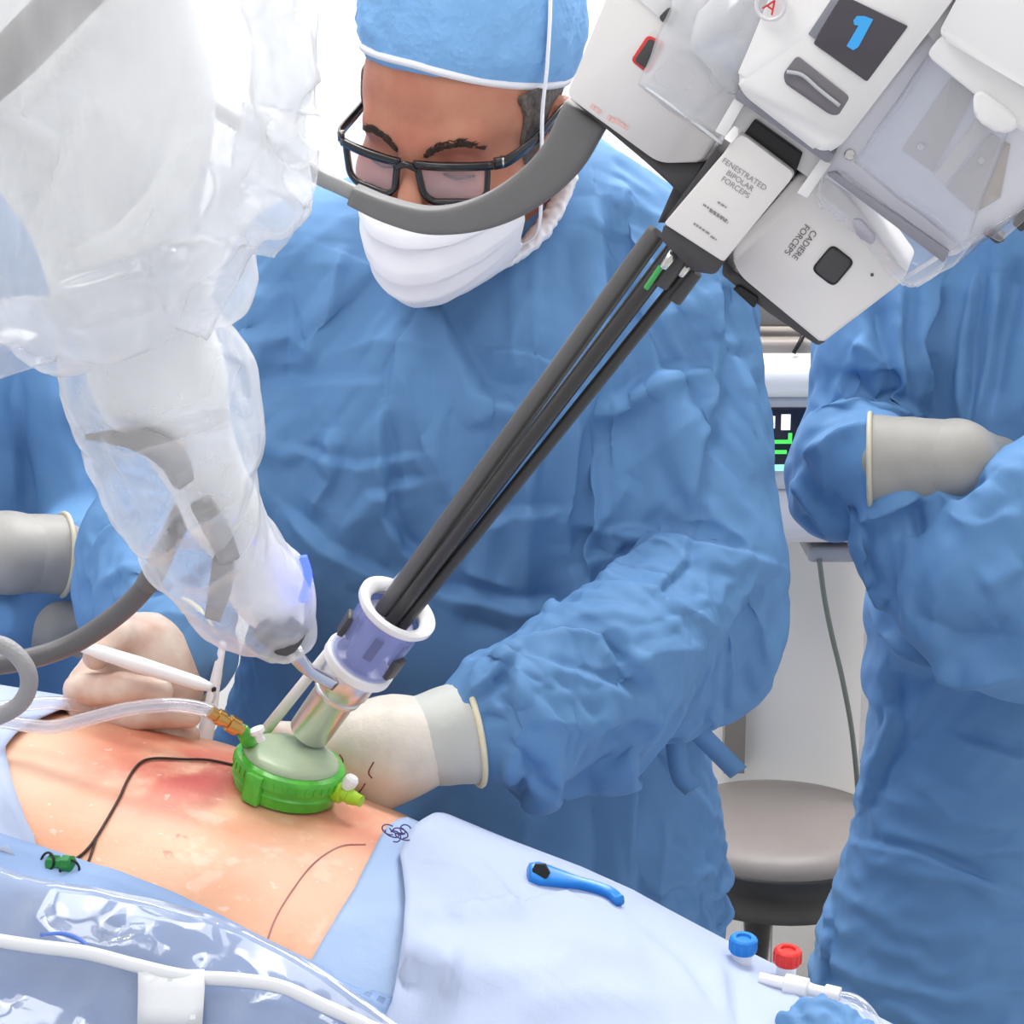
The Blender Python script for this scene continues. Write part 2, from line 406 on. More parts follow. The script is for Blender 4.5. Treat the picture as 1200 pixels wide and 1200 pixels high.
GOWN = mat('blue nonwoven gown', srgb(100, 143, 190), .62, noise=.10, nscale=14, bump=.25, bscale=900, bdist=.0006, spec=.2, crumple=(9, .22, .008))
CAPM = mat('light blue cap', srgb(128, 178, 228), .65, noise=.08, nscale=30, bump=.5, bscale=260, bdist=.0012, spec=.25, crumple=(60, .5, .003))
SKIN = mat('face skin', srgb(186, 130, 106), .5, noise=.22, nscale=26, bump=.25, bscale=350, bdist=.0006, sss=.15, tint=srgb(170, 104, 84))
GLOVE = mat('cream latex glove', srgb(226, 206, 192), .45, noise=.2, nscale=40, bump=.35, bscale=130, bdist=.0015, sss=.1, tint=srgb(208, 170, 152))
GLOVE_W = mat('pale latex glove', srgb(230, 220, 208), .45, noise=.12, nscale=40, bump=.35, bscale=130, bdist=.0015, sss=.1)
CUFF = mat('grey glove cuff', srgb(205, 206, 200), .5, noise=.08, nscale=30, bump=.3, bscale=90, bdist=.0015)
CUFF_G = mat('grey latex glove', srgb(160, 157, 152), .5, noise=.1, nscale=20, bump=.25, bscale=60, bdist=.002)
RIM_G = mat('grey rolled rim', srgb(196, 190, 170), .5)
RIM = mat('cream rolled rim', srgb(238, 228, 196), .5)
WHITE = mat('white plastic', srgb(242, 240, 240), .35)
WHITE2 = mat('warm white plastic', srgb(236, 232, 230), .4)
MASKM = mat('white mask cloth', srgb(240, 240, 246), .75, bump=.2, bscale=500, bdist=.0006)
DARK = mat('dark grey plastic', srgb(72, 70, 72), .4)
BLACK = mat('black plastic', srgb(24, 24, 27), .35)
MIDG = mat('mid grey rubber', srgb(112, 110, 110), .5, bump=.1, bscale=600, bdist=.0004)
SHAFT = mat('graphite shaft', srgb(92, 90, 90), .35, spec=.6)
SHAFT_D = mat('black shaft', srgb(52, 50, 50), .32, spec=.6)
STEEL = mat('brushed steel', srgb(214, 212, 210), .22, metal=1, noise=.1, nscale=60)
BRASS = mat('brass', srgb(205, 160, 95), .3, metal=1)
HAIR = mat('grey black hair', srgb(112, 102, 96), .6, noise=.65, nscale=240, bump=.8, bscale=420, bdist=.002)
BROW = mat('dark brow hair', srgb(58, 42, 36), .65, bump=.8, bscale=500, bdist=.001)
# ================================================================== room
def quad(name, c, sx, sy, sz, m, **k):
    V, Fc = box(c, sx, sy, sz); return mk(name, V, Fc, m, sm=False, kind='structure', **k)
WALLM = mat('off white wall paint', srgb(247, 243, 238), .6, noise=.02, nscale=3, bump=.05, bscale=80)
FLOORM = mat('pale grey vinyl floor', srgb(222, 222, 220), .35, noise=.06, nscale=12)
CEILM = mat('white ceiling tile', srgb(240, 240, 238), .8)
quad('floor', (0, 0.6, -.05), 5.0, 5.0, .1, FLOORM)
quad('wall_back', (0, 2.92, 1.5), 5.0, .1, 3.0, WALLM)
quad('ceiling', (0, 0.6, 3.05), 5.0, 5.0, .1, CEILM)
quad('baseboard_back', (0, 2.86, .05), 5.0, .02, .10, MIDG)
# ================================================================== people
def Rm(pitch, yaw, roll):
    r = math.radians
    return np.array(Matrix.Rotation(r(yaw), 3, 'Z') @ Matrix.Rotation(r(roll), 3, 'Y') @ Matrix.Rotation(r(pitch), 3, 'X'))
def head_prims(R_, o):
    """head in local axes: face to -y, z up, eyes at z=0"""
    def c(x, y, z): return o + R_ @ np.array([x, y, z])
    E = lambda x, y, z, a, b, d, k=.02, cut=False: ell(c(x, y, z), (a, b, d), k, R_, cut)
    pr = [E(0, .012, .048, .076, .098, .084), E(0, -.03, .02, .068, .066, .075, .03), E(0, -.04, -.055, .057, .058, .062, .035),
          E(0, -.078, -.098, .024, .022, .02, .03), E(.048, -.062, -.03, .022, .022, .02, .03), E(-.048, -.062, -.03, .022, .022, .02, .03),
          cone(c(-.042, -.080, .022), c(-.008, -.092, .016), .009, .009, .018), cone(c(.042, -.080, .022), c(.008, -.092, .016), .009, .009, .018),
          E(.033, -.098, .001, .018, .014, .0125, .012, True), E(-.033, -.098, .001, .018, .014, .0125, .012, True)]
    for s in (-1, 1):   # eyeballs with lowered lids
        pr += [E(s * .032, -.0755, -.002, .0150, .0150, .0130, .004), cone(c(s * .019, -.0865, -.0065), c(s * .045, -.084, -.0065), .0026, .0022, .003)]
    pr += [cone(c(0, -.092, .012), c(0, -.118, -.040), .0085, .0125, .012), E(.0115, -.104, -.044, .0095, .0095, .008, .008), E(-.0115, -.104, -.044, .0095, .0095, .008, .008),
           E(0, -.094, -.072, .024, .010, .006, .008), E(0, -.091, -.082, .021, .011, .006, .008)]
    for s in (-1, 1):   # ears
        pr += [E(s * .079, .018, -.008, .009, .019, .030, .008), E(s * .086, .012, -.006, .006, .010, .016, .005, True), E(s * .077, .012, -.034, .007, .009, .011, .006)]
    return pr
def shell_part(V, Fc, test, off, th=.002):
    """a thin part lifted off the surface where test(vertex) holds"""
    N = vnormals(V, Fc); ok = test(V); Fs = [f for f in Fc.tolist() if all(ok[i] for i in f)]
    used = sorted({i for f in Fs for i in f}); rm = {v: i for i, v in enumerate(used)}
    V2 = V[used] + N[used] * off; F2 = [tuple(rm[i] for i in f) for f in Fs]
    ed = {}
    for f in F2:
        for i in range(4): e = (f[i], f[(i + 1) % 4]); ed[e] = 1
    nb_ = {}
    for a, b in ed:
        if (b, a) not in ed: nb_.setdefault(a, []).append(b); nb_.setdefault(b, []).append(a)
    for _ in range(8):      # fair the outline
        W_ = V2.copy()
        for i, n_ in nb_.items():
            if len(n_) == 2: W_[i] = .5 * V2[i] + .25 * (V2[n_[0]] + V2[n_[1]])
        V2 = W_
    return shell(V2, F2, off + th)
def make_head(person, R_, o, neck, prims_extra, hv=.0037):
    pr = head_prims(R_, o) + prims_extra
    V, Fc = sdf_mesh(pr, hv)
    mk('body', V, Fc, SKIN, person, label='bare skin of face, ears and neck')
    loc = lambda X: (X - o) @ R_
    return V, Fc, loc
def make_cap(person, R_, o):
    """soft cap as a clean dome from hem to crown"""
    c = np.array([0, .020, .075]); r = np.array([.0850, .107, .104]); nf, nt_ = 96, 40
    def hem(f): return .073 - .068 * ((1 - math.cos(f)) / 2) ** .8 - .011 * math.sin(f)
    def pt(f, t, lift=0.0):
        h0 = hem(f) + lift; z0 = np.clip((h0 - c[2]) / r[2], -.95, .95); th0 = math.asin(z0); th = th0 + (math.pi / 2 - th0) * t
        k = 1 + .05 * math.sin(math.pi * t) - .0
        return c + r * np.array([math.cos(th) * math.sin(f), -math.cos(th) * math.cos(f), math.sin(th)]) * k
    L = np.array([pt(2 * math.pi * j / nf, i / (nt_ - 1)) for i in range(nt_) for j in range(nf)])
    Fc = np.array(grid_faces(nt_, nf, True)); N = vnormals(L, Fc)
    if (N * (L - c)).sum(1).mean() < 0: Fc = Fc[:, ::-1]; N = -N
    tt = np.repeat(np.linspace(0, 1, nt_), nf); amp = np.clip(tt * 8, .15, 1)
    d = .0035 * ridged(L * np.array([24, 24, 14])) + .0020 * ridged(L * np.array([60, 60, 30]) + 4) + .0012 * noise3(L * 130)
    L = L + N * (d * amp)[:, None]
    mk('surgical_cap', *shell(o + L @ R_.T, Fc.tolist(), .0012), CAPM, person, label='light blue crinkled surgical cap')
    res = np.array([pt(2 * math.pi * i / 72, .055) * [1.012, 1.012, 1] for i in range(72)]); res = c + (res - c) * [1.012, 1.012, 1]
    Vb, Fb = sweep(o + res @ R_.T, [(-.0014, -.0028), (.0014, -.0028), (.0014, .0028), (-.0014, .0028)], closed=True, up=R_[:, 2])
    mk('cap_band', Vb, Fb, MASKM, person, label='white band round the cap hem')
def make_mask(person, R_, o):
    nu, nv = 57, 31; V = []; TM = 1.24
    for i in range(nu):
        v = i / (nu - 1)
        zf = np.interp(v, [0, .25, .5, .75, 1], [-.026, -.050, -.078, -.106, -.126]); yf = np.interp(v, [0, .2, .5, .75, .92, 1], [-.1225, -.1325, -.135, -.131, -.114, -.090])
        zs = np.interp(v, [0, .5, 1], [-.030, -.058, -.090]); wd = np.interp(v, [0, .5, 1], [.0745, .0755, .066])
        for j in range(nv):
            u = 2 * j / (nv - 1) - 1; t = abs(u); s_ = math.copysign(1, u); a = t * TM
            x = s_ * wd * math.sin(a) ** 1.0; y = yf + (-.010 - yf) * (1 - math.cos(a)) ** 1.05; z = zf + (zs - zf) * t ** 1.4
            ph = (v * 3.3) % 1.0; y -= .0042 * (ph ** 1.5 - .4) * (1 - t ** 4) * (.15 < v < .93)
            if v < .2: y += (.2 - v) * .06 * max(0, t - .12) * (t < .6)
            V.append(o + R_ @ np.array([x, y, z]))
    V = np.array(V); Fc = grid_faces(nu, nv); V = V + .0012 * vnormals(V, np.array(Fc)) * noise3(V * 45)[:, None]
    ob = mk('face_mask', *shell(V, Fc, .0012), MASKM, person, label='white pleated surgical mask', ang=50)
    G = V.reshape(nu, nv, 3)
    for q in (G[0], G[-1], G[:, 0], G[:, -1]): mk('mask_hem', *tube(q, .0014, 6, 2), MASKM, ob)
    for s in (0, nv - 1):
        sg_ = -1 if s == 0 else 1; c = lambda x, y, z: o + R_ @ np.array([sg_ * x * (.965 if s else .93), y, z])
        if s == 0:
            mk('mask_tie', *sweep(smooth_path([G[-1][s], c(.079, -.02, -.07), c(.083, .02, -.04), c(.07, .06, -.03)], 8), [(-.0007, -.0030), (.0007, -.0030), (.0007, .0030), (-.0007, .0030)], up=R_[:, 2]), MASKM, person)
        up = [G[-1][s], c(.079, -.034, -.075), c(.0835, -.034, -.03), c(.087, -.036, .03), c(.0905, -.030, .075), c(.086, -.012, .13), c(.066, .01, .168), c(.03, .03, .188)]
        if s: mk('mask_tie', *sweep(smooth_path(up, 8), [(-.0007, -.0030), (.0007, -.0030), (.0007, .0030), (-.0007, .0030)], up=R_[:, 1]), MASKM, person, label='white mask tie running up over the cap')
        lo_ = [G[0][s], c(.080, -.02, -.030), c(.081, .03, -.045), c(.066, .065, -.055)]
        mk('mask_tie', *sweep(smooth_path(lo_, 8), [(-.0007, -.0030), (.0007, -.0030), (.0007, .0030), (-.0007, .0030)], up=R_[:, 2]), MASKM, person)
def make_glasses(person, R_, o):
    def T(q): return o + np.asarray(q) @ R_.T
    FR = mat('black acetate', srgb(22, 21, 24), .22, coat=.3); LN = bpy.data.materials.new('spectacle lens'); LN.use_nodes = True
    b = LN.node_tree.nodes['Principled BSDF']; b.inputs['Base Color'].default_value = (.95, .8, .9, 1); b.inputs['Alpha'].default_value = .16; b.inputs['Roughness'].default_value = .05
    g = thing('glasses', o + R_ @ np.array([0, -.115, -.03]), 'black rectangular spectacles worn low on the nose of the masked surgeon', 'glasses')
    z0 = -.0065
    for s in (-1, 1):
        pl = rounded([(s * .0085, .0150), (s * .063, .0160), (s * .061, -.010), (s * .053, -.0150), (s * .020, -.0160), (s * .0125, -.010)], [.006, .006, .012, .012, .012, .012], 5)
        path = np.array([(x, -.113 - .010 * 0 + .020 * (abs(x) / .07) ** 2, y + z0) for x, y in pl])
        V, Fc = sweep(path, [(-.0023, -.0019), (.0023, -.0019), (.0023, .0019), (-.0023, .0019)], closed=True, up=(0, 1, 0))
        # thicker brow bar along the top
        tops = np.array([(x, -.1135 + .020 * (abs(x) / .07) ** 2, z0 + .0150 + .0008 * abs(x) / .06) for x in np.linspace(s * .006, s * .067, 14)])
        V2, F2 = sweep(tops, [(-.0030, -.0020), (.0030, -.0020), (.0030, .0020), (-.0030, .0020)], up=(0, 1, 0))
        mk('rim', T(join((V, Fc), (V2, F2))[0]), join((V, Fc), (V2, F2))[1], FR, g)
        n = len(path); Vl = np.concatenate([path, path + [0, .0012, 0]]); Fl = [tuple(range(n)), tuple(range(2 * n - 1, n - 1, -1))] + [(i, i + n, (i + 1) % n + n, (i + 1) % n) for i in range(n)]
        mk('lens', T(Vl), Fl, LN, g)
        arm = smooth_path([(s * .067, -.094, z0 + .0165), (s * .0755, -.082, z0 + .0165), (s * .0805, -.04, z0 + .017), (s * .083, .012, z0 + .022), (s * .081, .030, z0 + .008), (s * .079, .038, z0 - .014)], 6)
        V, Fc = sweep(arm, [(-.0012, -.0048), (.0012, -.0048), (.0012, .0048), (-.0012, .0048)], up=(0, 0, 1), scale=np.linspace(1, .7, len(arm)))
        am = mk('temple', T(V), Fc, FR, g)
        V, Fc = box((s * .0715, -.088, z0 + .0168), .004, .005, .008); mk('hinge', T(V), Fc, STEEL, am)
    V, Fc = tube([(-.010, -.112, z0 + .010), (0, -.1145, z0 + .0145), (.010, -.112, z0 + .010)], .003, 8, 6); mk('bridge', T(V), Fc, FR, g)
    return g
def make_brows(person, V, Fc, loc, o, R_):
    bv = BVHTree.FromPolygons(V.tolist(), Fc.tolist())
    for s in (-1, 1):
        pts = []
        for x, z in ((.011, .0125), (.022, .0190), (.036, .0230), (.046, .0215), (.053, .0165)):
            a = o + R_ @ np.array([s * x, -.2, z]); h = bv.ray_cast(Vector(a), Vector(R_ @ np.array([0, 1., 0])))
            pts.append(np.array(h[0]) if h[0] else a)
        p = smooth_path(pts, 12); hw = np.interp(np.linspace(0, 1, len(p)), [0, .15, .6, 1], [.0030, .0046, .0040, .0012]); out = R_ @ np.array([0, -1., 0]); upv = R_[:, 2]; tubes = []
        for k in range(240):     # single brow hairs
            i_ = random.randrange(len(p) - 1); t_ = nrm(p[i_ + 1] - p[i_]); off_ = random.uniform(-1, 1); a_ = p[i_] + upv * hw[i_] * off_ * .8 - out * .0001
            dr = nrm(t_ + upv * random.uniform(.1, .6) * (-np.sign(off_) if random.random() < .5 else 1) + out * .25); L_ = random.uniform(.004, .0075) * (1 - .4 * i_ / len(p))
            tubes.append(tube([a_, a_ + dr * L_ * .5 + out * .0004, a_ + dr * L_], [.00050, .00042, .00015], 4, 2))
        mk('eyebrow', *join(*tubes), BROW, person)
        # lash line of the lowered lid
        pts = [np.array(o + R_ @ np.array([s * x, y, z])) for x, y, z in ((.019, -.089, -.008), (.032, -.0915, -.0095), (.046, -.0865, -.007))]
        mk('eyelashes', *tube(pts, .0011, 6, 5), BROW, person)
def hand_mesh(palm, fingers, k=.009):
    """palm: list of cones; fingers: list of (points, radii)"""
    pr = list(palm)
    for pts, rs in fingers: pr += [cone(pts[i], pts[i + 1], rs[i], rs[i + 1], .0035 if i else .012) for i in range(len(pts) - 1)]
    return sdf_mesh(pr, .0026)
def cuff_mesh(a, b, ra, rb, n=24, m=28, wr=.0012):
    a = np.asarray(a); b = np.asarray(b); pr = []
    ax = nrm(b - a); L = np.linalg.norm(b - a)
    prof = [(L * i / (n - 1), ra + (rb - ra) * i / (n - 1)) for i in range(n)]
    V, Fc = lathe(prof, a, ax, m); N = V - a - np.outer((V - a) @ ax, ax); N /= np.linalg.norm(N, axis=1)[:, None]
    return V + N * (wr * noise3(V * 55))[:, None], Fc
def ring(c, ax, R0, r, m=32):
    ax = nrm(ax); u = nrm(np.cross(ax, [0, 0, 1.] if abs(ax[2]) < .9 else [1., 0, 0])); w = np.cross(ax, u)
    return sweep([np.asarray(c) + R0 * (u * math.cos(2 * math.pi * i / m) + w * math.sin(2 * math.pi * i / m)) for i in range(m)], circ(8, r), closed=True, up=ax)
def add_wrinkles(V, Fc, a1=.003, s1=11, a2=.0012, s2=28, stretch=(1, 1, .55), seed=0):
    N = vnormals(V, Fc); st = np.array(stretch)
    d = a1 * ridged(V * s1 * st + seed) + a2 * ridged(V * s2 * st + seed + 9)
    return V + N * d[:, None]
SIDE = np.array([0, 1.0, 0])
def cloth_sim(V, Fc, body, pin, frames=22, grow=.10, grav=-9.8, bend=.6, tens=12, q=6, mass=.3, press=0.0):
    """let the gown settle as real cloth over the body inside it; pin: weight per vertex"""
    bV, bF = body
    bme = bpy.data.meshes.new('tmpb'); bme.from_pydata(bV.tolist(), [], bF.tolist()); bo = bpy.data.objects.new('tmpb', bme); COL.objects.link(bo)
    bo.modifiers.new('col', 'COLLISION'); bo.collision.thickness_outer = .004; bo.collision.cloth_friction = 20; bo.collision.damping = .5
    me = bpy.data.meshes.new('tmpc'); me.from_pydata(V.tolist(), [], Fc.tolist()); o = bpy.data.objects.new('tmpc', me); COL.objects.link(o)
    vg = o.vertex_groups.new(name='pin')
    for lv in np.unique(np.round(pin, 2)):
        if lv > 0: vg.add(np.where(np.round(pin, 2) == lv)[0].tolist(), float(lv), 'REPLACE')
    m = o.modifiers.new('cl', 'CLOTH'); s = m.settings; s.quality = q; s.mass = mass; s.tension_stiffness = tens; s.compression_stiffness = tens; s.shear_stiffness = 4; s.bending_stiffness = bend
    s.air_damping = 2; s.vertex_group_mass = 'pin'; s.shrink_min = -grow; s.effector_weights.gravity = abs(grav) / 9.8
    s.use_pressure = press != 0; s.uniform_pressure_force = press
    m.collision_settings.distance_min = .003; m.collision_settings.collision_quality = 2; m.collision_settings.use_self_collision = False
    m.point_cache.frame_start = 1; m.point_cache.frame_end = frames
    SC.frame_start = 1; SC.frame_end = frames
    for f in range(1, frames + 1): SC.frame_set(f)
    dg = bpy.context.evaluated_depsgraph_get(); ev = o.evaluated_get(dg).to_mesh(); out = np.empty(len(ev.vertices) * 3); ev.vertices.foreach_get('co', out)
    bpy.data.objects.remove(o); bpy.data.objects.remove(bo); bpy.data.meshes.remove(me); bpy.data.meshes.remove(bme)
    SC.frame_set(1)
    return out.reshape(-1, 3)
def crumple(V, Fc, sharp=.45, a1=.0010, s1=7, a2=.0004, s2=22, seed=0):
    Vs = relax(V, Fc, 14, .5); N = vnormals(V, Fc); d = np.einsum('ij,ij->i', V - Vs, N)
    q = V + .03 * np.stack([noise3(V * 5 + k) for k in (0, 20, 40)], 1); st = np.array([1, 1, .7])
    f1, f2 = worley(q * s1 * st + seed); g1, g2 = worley(q * s2 * st + seed + 7)
    return V + N * (sharp * np.clip(d, -.01, .01) + a1 * (np.minimum(f2 - f1, .7) - .3) + a2 * (np.minimum(g2 - g1, .7) - .3))[:, None]
def inset(prims, d):
    return [('c', q[1], q[2], q[3] - d, q[4] - d, q[5], q[6]) if q[0] == 'c' else ('e', q[1], q[2] - d, q[3], q[4], q[5]) for q in prims]

# ---------------- surgeon
sg = thing('person', P(610, 1250, 1.95) * [1, 1, 0], 'surgeon in blue gown, cap, mask and black glasses bending over the patient', 'person')
HR = Rm(20, -23, 6.5)
ho = P(484, 194, 1.665) - HR @ np.array([0, -.103, .002])
nb = P(628, 268, 1.86)
hV, hF, hloc = make_head(sg, HR, ho, nb, [cone(ho + HR @ np.array([0, .035, -.05]), nb, .054, .060, .035), cone(nb, P(630, 420, 1.90), .060, .11, .05), cone(P(480, 380, 1.92), P(770, 380, 1.92), .05, .05, .05)])
mk('hair', *shell_part(hV, hF, lambda X: (lambda L: (L[:, 2] > -.018 + .0) & (L[:, 2] < .050) & (L[:, 1] > -.048 + .12 * np.maximum(0, .02 - L[:, 2]) + .01 * noise3(L * 80)) & (np.abs(L[:, 0]) < .0775) & ~((np.abs(L[:, 0]) > .066) & (L[:, 2] < .022) & (L[:, 1] > -.006) & (L[:, 1] < .04)))(hloc(X)), .0028), HAIR, sg, label='short greying dark hair below the cap')
capbv = make_cap(sg, HR, ho)
make_mask(sg, HR, ho)
make_brows(sg, hV, hF, hloc, ho, HR)
make_glasses(sg, HR, ho)

shR, elR, wrR = P(778, 338, 1.86), P(822, 664, 1.76), P(548, 858, 1.555)
shL, elL, wrL = P(385, 330, 1.86), P(175, 640, 1.76), P(224, 766, 1.605)
FY = (SIDE, .72)
gown = [cone(P(600, 345, 1.87), P(610, 640, 1.88), .165, .165, .05, (SIDE, .66)), cone(P(610, 640, 1.88), P(600, 1000, 1.93), .165, .195, .08, (SIDE, .66)),
        cone(P(604, 1000, 1.93), P(596, 1500, 1.95), .200, .235, .08, (SIDE, .66)),
        cone(P(520, 340, 1.88), shR, .088, .078, .06), cone(P(650, 340, 1.88), shL, .088, .078, .06),
        cone(nb + [0, .01, -.005], P(620, 400, 1.86), .072, .10, .05),
        ell(P(545, 505, 1.77), (.15, .055, .11), .08), cone(P(455, 640, 1.90), P(400, 1000, 1.96), .115, .155, .09, (SIDE, .66)), cone(P(400, 1000, 1.96), P(390, 1400, 1.98), .155, .18, .08, (SIDE, .66))]
gown += chain([shR, P(818, 500, 1.82), elR + [.010, 0, .012]], [.076, .062, .066], .05)
gown += chain([elR + [.010, 0, -.012], P(715, 780, 1.63), P(620, 828, 1.57), wrR], [.070, .066, .056, .038], .035)
gown += chain([shL, P(262, 500, 1.84), elL], [.080, .072, .062], .05)
gown += chain([elL, P(190, 700, 1.69), wrL], [.062, .054, .040], .035)
def settle(prims, h, clip, pins, floor_z, hb=.014, **kw):
    V, Fc = sdf_mesh(prims, h, clip=clip); V = relax(V, Fc, 2); body = sdf_mesh(inset(prims, .014), hb, clip=clip)
    pin = np.zeros(len(V))
    for c, r in pins: pin = np.maximum(pin, (np.linalg.norm(V - c, axis=1) < r) * 1.0)
    pin[V[:, 2] < floor_z] = 1
    V = cloth_sim(V, Fc, body, pin, **kw)
    return subdiv(V, Fc, 1)
CLP = (np.array([-1, 1.3, .62]), np.array([1, 2.3, 1.75]))
gV, gF = settle(gown, .0092, CLP, ((nb, .10), (wrR, .055), (wrL, .055)), .70, frames=14, grow=.12, tens=40, bend=.15, q=5, mass=.2)
SF = [  # chest
    ([(452, 318), (505, 338), (535, 400), (565, 455), (600, 472), (650, 468)], .016, .026, 's'), ([(640, 470), (585, 470), (545, 500)], .006, .018, 'r'),
    ([(402, 285), (392, 350), (362, 412), (340, 400)], .009, .016, 'r'), ([(336, 300), (338, 400), (330, 470)], .008, .020, 'v'), ([(300, 330), (285, 440)], .009, .018, 'r'),
    ([(450, 480), (452, 520), (455, 600), (475, 640), (510, 672)], .012, .014, 's'), ([(390, 500), (388, 560), (362, 610)], .011, .014, 'r'), ([(480, 380), (470, 440), (500, 520), (540, 600)], .006, .016, 'r'), ([(620, 340), (600, 400), (610, 450)], .006, .016, 'r'), ([(330, 520), (420, 545), (500, 530)], .005, .012, 's'), ([(400, 620), (430, 580), (500, 560)], .006, .012, 's'), ([(560, 620), (600, 600), (660, 600)], .006, .014, 's'), ([(380, 420), (440, 400), (520, 410)], .004, .012, 'r'),
    ([(305, 450), (380, 445), (455, 445)], .004, .014, 's'), ([(330, 590), (380, 640), (440, 670), (470, 690)], .008, .016, 's'), ([(560, 500), (575, 560), (572, 600)], .005, .012, 'r'),
    ([(565, 405), (620, 412), (660, 430)], .005, .010, 's'), ([(700, 230), (712, 300), (712, 380), (700, 430)], .012, .024, 's'), ([(735, 215), (715, 280)], .008, .018, 'r'),
    ([(740, 240), (730, 330)], .006, .015, 'v'),
    # armpit and side of the chest, image right
    ([(706, 450), (708, 520), (690, 600), (680, 660), (692, 690)], .016, .024, 'v'), ([(712, 480), (770, 435), (842, 430)], .009, .016, 's'), ([(700, 500), (745, 465), (800, 445)], .009, .014, 'r'),
    ([(845, 400), (842, 460), (825, 520), (820, 580), (812, 625)], .010, .014, 's'), ([(850, 410), (880, 415)], .006, .008, 'v'), ([(868, 430), (880, 500), (900, 560)], .008, .018, 'r'),
    ([(890, 430), (905, 520), (915, 590)], .006, .014, 'v'), ([(760, 380), (800, 360), (835, 370)], .006, .02, 'r'), ([(720, 560), (780, 520), (830, 470)], .006, .02, 'r'),
    ([(690, 640), (740, 560)], .008, .016, 'r'), ([(845, 330), (850, 400)], .010, .016, 's'),
    # elbow cuff-like fold
    ([(700, 622), (740, 620), (805, 630), (870, 645), (915, 660)], .009, .016, 's'), ([(694, 620), (694, 685)], .008, .014, 'v'), ([(700, 680), (770, 640), (800, 655)], .007, .012, 'r'),
    ([(812, 625), (805, 660), (768, 695)], .007, .010, 's'), ([(700, 684), (750, 684), (775, 692)], .006, .014, 's'), ([(920, 668), (870, 730), (850, 790)], .008, .018, 'v'),
    ([(770, 700), (820, 725), (840, 740)], .006, .012, 'r'),
    # forearm
    ([(600, 755), (660, 738), (705, 740), (720, 765), (735, 785)], .010, .012, 's'), ([(735, 785), (770, 765), (830, 760)], .006, .014, 'r'), ([(640, 775), (700, 795), (760, 818)], .008, .014, 's'),
    ([(605, 768), (612, 820), (608, 880)], .009, .010, 'r'), ([(605, 768), (575, 800), (548, 822)], .008, .010, 's'), ([(618, 840), (680, 850), (745, 835)], .006, .014, 'r'), ([(560, 838), (600, 845)], .006, .008, 'v'),
    ([(690, 735), (722, 760), (730, 800), (760, 812)], .006, .009, 'v'), ([(570, 780), (600, 760), (650, 720)], .006, .012, 'r'), ([(598, 915), (604, 870)], .008, .010, 'r'),
    # waist and skirt
    ([(500, 690), (560, 700), (606, 712), (680, 705)], .010, .018, 's'), ([(530, 720), (600, 745), (640, 728)], .008, .018, 'v'), ([(600, 690), (540, 668)], .006, .014, 'r'),
    ([(750, 860), (745, 960), (742, 1050)], .012, .020, 's'), ([(790, 850), (795, 910), (812, 930)], .006, .010, 's'), ([(830, 830), (855, 940), (862, 1080)], .008, .02, 'r'),
    ([(620, 930), (610, 1000), (650, 1040)], .006, .02, 'r'), ([(690, 900), (700, 1000), (690, 1060)], .006, .02, 'v'), ([(780, 960), (770, 1040), (800, 1090)], .006, .014, 'r'),
    # left sleeve
    ([(108, 640), (130, 616), (190, 606)], .008, .010, 's'), ([(112, 690), (150, 668), (210, 690)], .007, .014, 'r'), ([(125, 720), (128, 690), (150, 672)], .006, .01, 'v'), ([(180, 720), (230, 730), (260, 790)], .008, .014, 'r'), ([(160, 640), (200, 640)], .006, .012, 'v')]
gV = crumple(gV, gF); gV, gF = subdiv(gV, gF, 1)
gV = apply_folds(gV, gF, [(a_, b_, c_ * .8, d_) for a_, b_, c_, d_ in SF], 1.15)
gob = mk('gown', gV, gF, GOWN, sg, label='blue surgical gown with crumpled sleeves')
# neck trim: white ruffled towel edge around the neckline
ntr = [P(642, 148, 1.80), P(664, 205, 1.775), P(640, 262, 1.76), P(600, 300, 1.745), P(545, 320, 1.745), P(480, 300, 1.76), P(470, 240, 1.82), P(560, 190, 1.93), P(640, 150, 1.86)]
p = smooth_path(ntr, 30); V, Fc = sweep(p, circ(20), scale=[(.007, .016)] * len(p), closed=False)
V = V + .0016 * vnormals(V, np.array([f for f in Fc if len(f) == 4])) * ridged(V * 110)[:, None]
mk('collar_trim', V, Fc, MASKM, sg, label='white crinkled neck edging')
# waist ties of the gown
for pts in ([(800, 840, 1.70), (840, 880, 1.715), (865, 905, 1.73)], [(790, 850, 1.70), (797, 905, 1.705), (812, 925, 1.71)]):
    q = [P(*t) for t in pts]; mk('waist_tie', *sweep(smooth_path(q, 8), [(-.001, -.009), (.001, -.009), (.001, .009), (-.001, .009)], up=(1, .0, .5)), GOWN, sg)
# gloves
def glove(person, hV_, hF_, ca, cb, ra, rb, mg, mc, lab):
    g = mk('glove', hV_, hF_, mg, person, label=lab)
    c = mk('cuff', *cuff_mesh(ca, cb, ra, rb), mc, g)
    mk('rolled_rim', *ring(cb, np.asarray(cb) - np.asarray(ca), rb + .001, .0026), RIM if mc is CUFF else RIM_G, g)
    return g
hp = lambda L, r: ([P(*t) for t in L], r)
